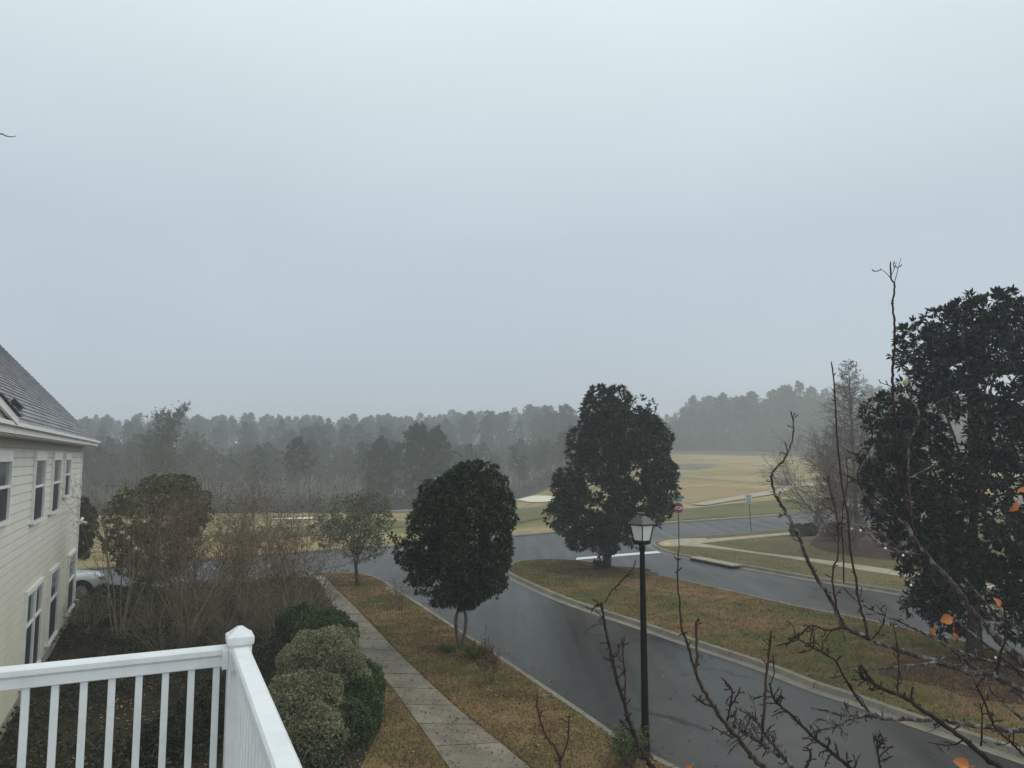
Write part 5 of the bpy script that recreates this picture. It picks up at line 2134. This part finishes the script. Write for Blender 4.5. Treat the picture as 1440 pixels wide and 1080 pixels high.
# mid twigs
br([(1183, 823), (1203, 843), (1233, 861), (1270, 876), (1299, 891), (1336, 910), (1373, 924), (1414, 936), (1446, 945)], 3.3, 3.3, .003, .009, "pear", 26, 3.75, spur_len=LONG)
br([(1336, 910), (1362, 932), (1396, 952), (1446, 985)], 3.2, 3.2, .006, .011, "pear", 8, 3.6)
br([(1225, 941), (1277, 936), (1318, 932), (1340, 937)], 3.1, 3.18, .005, .007, "pear", 6)
br([(1114, 893), (1144, 911), (1173, 928), (1188, 954), (1210, 987), (1222, 1000)], 2.95, 3.0, .003, .006, "pear_d", 20, spur_len=LONG)
br([(1129, 880), (1147, 880), (1162, 886), (1190, 882)], 3.0, 3.05, .0025, .005, "pear_d", 12, spur_len=LONG)
br([(1255, 876), (1260, 898), (1264, 939), (1262, 975)], 3.05, 3.05, .002, .0035, "pear_d", 9)
br([(1232, 850), (1244, 866), (1240, 882), (1226, 899)], 3.1, 3.1, .002, .003, "pear_d", 7)
br([(1140, 995), (1181, 1004), (1218, 1006), (1247, 1011), (1299, 1013), (1355, 1017), (1446, 1029)], 2.9, 3.1, .004, .011, "pear", 26, 3.5, spur_len=(.015, .06))
br([(1214, 939), (1233, 965), (1270, 980), (1307, 1006), (1355, 1039), (1410, 1084)], 2.9, 2.9, .007, .011, "pear_d", 18, 3.2, spur_len=(.015, .05))
br([(1213, 935), (1210, 950), (1222, 958), (1238, 968)], 2.9, 2.9, .006, .006, "pear_d", 16, spur_len=(.015, .05))
br([(1144, 1028), (1170, 1024), (1195, 1012), (1218, 1004)], 2.9, 2.95, .003, .006, "pear", 10, spur_len=LONG)
br([(1081, 960), (1090, 985), (1114, 1006), (1144, 1036), (1170, 1058), (1200, 1084)], 2.75, 2.8, .004, .0085, "pear_d", 28, 3.0, spur_len=LONG)
br([(1084, 887), (1081, 921), (1076, 967), (1075, 995), (1071, 1042)], 2.7, 2.7, .0045, .0065, "pear_y", 8, spur_len=(.008, .03))
br([(1047, 998), (1062, 1010), (1076, 1034), (1100, 1062), (1120, 1086)], 2.7, 2.7, .004, .009, "pear", 26, 2.9, spur_len=LONG)
br([(1030, 1018), (1045, 1030), (1070, 1044), (1098, 1064)], 2.7, 2.72, .005, .008, "pear", 24, spur_len=LONG)
br([(1388, 967), (1409, 986), (1446, 1018)], 3.0, 3.0, .004, .007, "pear", 6, 3.5)
br([(1372, 962), (1384, 985), (1398, 1020), (1422, 1044), (1440, 1062)], 2.9, 2.9, .003, .006, "pear_d", 14, 3.2, spur_len=LONG)
br([(1378, 988), (1381, 1010), (1380, 1050)], 2.85, 2.85, .003, .004, "pear_d", 5)
br([(1303, 1043), (1330, 1048), (1345, 1046), (1358, 1038)], 2.9, 2.9, .002, .004, "pear_d", 5)
br([(1231, 1032), (1234, 1052), (1238, 1084)], 2.8, 2.8, .003, .005, "pear_d", 10, 3.0, spur_len=LONG)
br([(1134, 1050), (1140, 1062), (1132, 1084)], 2.7, 2.7, .004, .006, "pear_d", 6, 2.9)
br([(1205, 1068), (1200, 1086)], 2.7, 2.7, .004, .005, "pear_d", 2, 2.9)
br([(1420, 830), (1412, 850), (1415, 890), (1406, 925), (1402, 950)], 3.1, 3.15, .003, .006, "pear_d", 10)
br([(1356, 812), (1378, 838), (1400, 862), (1432, 882), (1450, 892)], 3.3, 3.3, .003, .008, "pear", 16, 3.9, spur_len=LONG)
br([(1340, 868), (1378, 900), (1412, 925), (1450, 962)], 3.2, 3.2, .004, .009, "pear", 12, 3.7)
br([(1318, 732), (1322, 755), (1328, 790), (1338, 815)], 3.3, 3.28, .002, .0035, "pear_y", 6)
# lower middle shoots
br([(954, 772), (953, 819), (956, 849), (958, 879), (967, 908), (976, 938), (985, 962), (1002, 991), (1020, 1018), (1041, 1042), (1060, 1066), (1084, 1088)], 2.6, 2.65, .0025, .0098, "pear_y", 22, 2.8, spur_len=(.008, .03))
br([(983, 870), (979, 879), (980, 908), (979, 935), (978, 946)], 2.6, 2.6, .0055, .005, "pear_y", 5)
br([(1014, 953), (1029, 970), (1026, 997), (1023, 1014)], 2.6, 2.62, .003, .004, "pear_d", 10, spur_len=(.015, .04))
br([(1041, 967), (1036, 980), (1028, 992)], 2.6, 2.6, .003, .0035, "pear_d", 4)
br([(973, 976), (986, 987), (1002, 994)], 2.58, 2.62, .003, .004, "pear_d", 4)
br([(999, 1020), (1016, 1030), (1032, 1038)], 2.58, 2.62, .002, .003, "pear_d", 3)
# shoot beside the lamp post
br([(845, 846), (848, 861), (853, 890), (860, 920), (866, 950), (875, 982), (884, 1012), (893, 1036), (907, 1062), (924, 1088)], 2.7, 2.7, .0045, .0095, "pear_d", 26, 2.4, spur_len=(.01, .035))
br([(894, 787), (890, 799), (878, 813), (860, 831), (850, 848)], 2.7, 2.7, .002, .0035, "pear_y", 5, spur_len=(.008, .02))
br([(838, 852), (834, 856), (840, 850), (849, 856)], 2.7, 2.7, .0015, .003, "pear_d", 4)
br([(878, 893), (876, 923), (879, 950), (879, 985)], 2.72, 2.7, .0025, .004, "pear_r", 8)
br([(868, 905), (870, 915), (866, 923), (862, 925)], 2.7, 2.7, .002, .0025, "pear_d", 4)
br([(870, 1012), (880, 1022), (890, 1032)], 2.7, 2.7, .003, .004, "pear_d", 4)
# low fork near the pavement
br([(756, 973), (756, 997), (767, 1033), (783, 1056), (790, 1088)], 2.8, 2.8, .003, .0055, "pear_r", 12, 2.1, spur_len=(.008, .025))
br([(801, 1003), (798, 1042), (792, 1060), (789, 1070)], 2.8, 2.8, .0035, .004, "pear_r", 6)
# bud and dew
c = far(1273, 538, 3.35)
g = Geo()
g.tube([c + [0, 0, z_] for z_ in (-.017, -.009, 0, .009, .014)], [.005, .009, .0125, .009, .002], 10)
g.build("bud", M["bud"], pear, smooth=True)
for px, py in ((1210, 746), (1245, 771), (1270, 781), (1281, 823), (1368, 858), (1400, 925)):
    c = far(px, py, 3.3)
    g = Geo()
    g.tube([c + [0, 0, z_] for z_ in (-.0055, -.004, 0, .0035, .006)], [.001, .0042, .0055, .004, .001], 8)
    g.build("dew_drop", M["dew"], pear, smooth=True)


def orange(px, py, d, L, ang, roll, wk=.42):
    """one broad autumn leaf, cupped along its midrib"""
    L *= .82
    c = far(px, py, d)
    a = R(ang)
    D = np.array([math.cos(a), .25, math.sin(a)])
    D /= np.linalg.norm(D)
    N = np.array([math.sin(R(roll)) * .6, -1, math.cos(R(roll)) * .5])
    S = np.cross(D, N)
    S /= np.linalg.norm(S)
    U = np.cross(S, D)
    nu, nv = 8, 5
    V_ = []
    for i in range(nu + 1):
        f = i / nu
        wdt = L * wk * math.sin(math.pi * min(1, f ** .85)) + .0006
        for j in range(nv):
            e = (j - 2) / 2
            V_.append(c + D * L * (f - .5) + S * wdt * e + U * (abs(e) ** 1.6 * wdt * .55 - L * .28 * (f - .4) ** 2 + .002 * math.sin(9 * f + 4 * e)))
    g_ = Geo()
    g_.add(V_, None, [(i * nv + j, i * nv + j + 1, (i + 1) * nv + j + 1, (i + 1) * nv + j) for i in range(nu) for j in range(nv - 1)])
    g_.tube([c - D * L * .5, c - D * L * .8 + np.array([0, 0, .012])], .0012, 5)
    g_.build("leaf", M["orange"], pear, smooth=True)


orange(1331, 871, 3.1, .062, 200, 20)
orange(1311, 888, 3.1, .042, 250, -40, .3)
orange(1342, 896, 3.1, .05, 280, 30, .34)
orange(1402, 847, 3.0, .05, 110, 30, .34)
orange(1282, 981, 2.9, .036, 290, -30, .26)
orange(1352, 1074, 2.7, .07, 160, 40, .36)
orange(1425, 713, 2.9, .06, 240, 40, .3)
orange(1441, 690, 2.9, .06, 170, 10, .3)
orange(968, 1079, 2.6, .03, 200, 10, .4)

# twig tip of a bare tree left of the deck
tb = np.array([-4.6, 4.4, LZ])
t2 = thing("bare_tree", "thin dark twig tip of a bare tree reaching into the sky at the left edge", "tree", tb)
P = np.array([far(23, 191, 4.0), far(16, 192.5, 4.0), far(8, 191, 4.0), far(-4, 188, 4.0), far(-60, 190, 4.05), far(-160, 240, 4.2), tb + [0, 0, 5.0]])
L_ = smoothline(P, 6)
Geo().tube(L_, np.interp(np.arange(len(L_)), [0, 18, 36], [.0015, .0035, .03]), 7).build("branch", M["pear_d"], t2, smooth=True)
L_ = smoothline(np.array([tb, tb + [.05, 0, 2.5], tb + [0, .05, 5.0], tb + [.1, 0, 7.0]]), 6)
Geo().tube(L_, np.linspace(.1, .02, len(L_)), 9).build("trunk", M["bark"], t2, smooth=True)

# ------------------------------------------------------------------ mist
hz = bpy.data.materials.new("mist")
hz.use_nodes = True
nt = hz.node_tree
nt.nodes.remove(nt.nodes["Principled BSDF"])
vol = nt.nodes.new("ShaderNodeVolumePrincipled")
vol.inputs["Density"].default_value = 0.0019
vol.inputs["Color"].default_value = (0.90, 0.93, 0.945, 1)
vol.inputs["Anisotropy"].default_value = 0.2
nt.links.new(vol.outputs[0], nt.nodes["Material Output"].inputs["Volume"])
g = Geo()
g.box((0, 340, 16), (1800, 1200, 46))
o = g.build("haze", hz)
tag(o, kind="stuff")

# ------------------------------------------------------------------ daylight: overcast
SUN_EL, SUN_AZ = R(38), R(78)
w = bpy.data.worlds.new("World")
SC.world = w
w.use_nodes = True
nt = w.node_tree
nt.nodes.clear()
out = nt.nodes.new("ShaderNodeOutputWorld")
sky = nt.nodes.new("ShaderNodeTexSky")
sky.sky_type = "NISHITA"
sky.sun_disc = False
sky.sun_elevation = SUN_EL
sky.sun_rotation = SUN_AZ
sky.dust_density = 4
b1 = nt.nodes.new("ShaderNodeBackground")
b1.inputs["Strength"].default_value = .08
nt.links.new(sky.outputs[0], b1.inputs["Color"])
tc = nt.nodes.new("ShaderNodeTexCoord")
sx = nt.nodes.new("ShaderNodeSeparateXYZ")
nt.links.new(tc.outputs["Generated"], sx.inputs[0])
cr = nt.nodes.new("ShaderNodeValToRGB")
e = cr.color_ramp.elements
e[0].position = 0.0
e[0].color = (0.52, 0.60, 0.70, 1)
e[1].position = 1.0
e[1].color = (0.98, 1.06, 1.09, 1)
x = e.new(.28); x.color = (0.56, 0.66, 0.74, 1)
x = e.new(.55); x.color = (0.82, 0.95, 0.965, 1)
nt.links.new(sx.outputs["Z"], cr.inputs["Fac"])
nz = nt.nodes.new("ShaderNodeTexNoise")
nz.inputs["Scale"].default_value = 2.2
nz.inputs["Detail"].default_value = 3
mp = nt.nodes.new("ShaderNodeMapping")
mp.inputs["Scale"].default_value = (1, 1, 2.2)
nt.links.new(tc.outputs["Generated"], mp.inputs["Vector"])
nt.links.new(mp.outputs[0], nz.inputs["Vector"])
mr = nt.nodes.new("ShaderNodeMapRange")
mr.inputs["From Min"].default_value = .3
mr.inputs["From Max"].default_value = .7
mr.inputs["To Min"].default_value = .965
mr.inputs["To Max"].default_value = 1.035
nt.links.new(nz.outputs["Fac"], mr.inputs["Value"])
b2 = nt.nodes.new("ShaderNodeBackground")
nt.links.new(cr.outputs["Color"], b2.inputs["Color"])
nt.links.new(mr.outputs[0], b2.inputs["Strength"])
ms = nt.nodes.new("ShaderNodeMixShader")
ms.inputs[0].default_value = .9
nt.links.new(b1.outputs[0], ms.inputs[1])
nt.links.new(b2.outputs[0], ms.inputs[2])
nt.links.new(ms.outputs[0], out.inputs["Surface"])

sl_ = bpy.data.lights.new("Sun", "SUN")
sl_.energy = 1.0
sl_.angle = R(50)
sl_.color = (1, .97, .93)
so = bpy.data.objects.new("Sun", sl_)
COL.objects.link(so)
so.rotation_euler = (R(90) - SUN_EL, 0, math.pi - SUN_AZ)
so.location = (0, 0, 60)

# ------------------------------------------------------------------ render settings
SC.view_settings.view_transform = "Standard"
SC.view_settings.look = "None"
SC.view_settings.exposure = 0
SC.view_settings.gamma = 1
cy = SC.cycles
cy.use_denoising = True
cy.max_bounces = 6
cy.diffuse_bounces = 3
cy.glossy_bounces = 2
cy.volume_bounces = 2
cy.transparent_max_bounces = 6
cy.use_adaptive_sampling = True
SC.render.threads_mode = "AUTO"
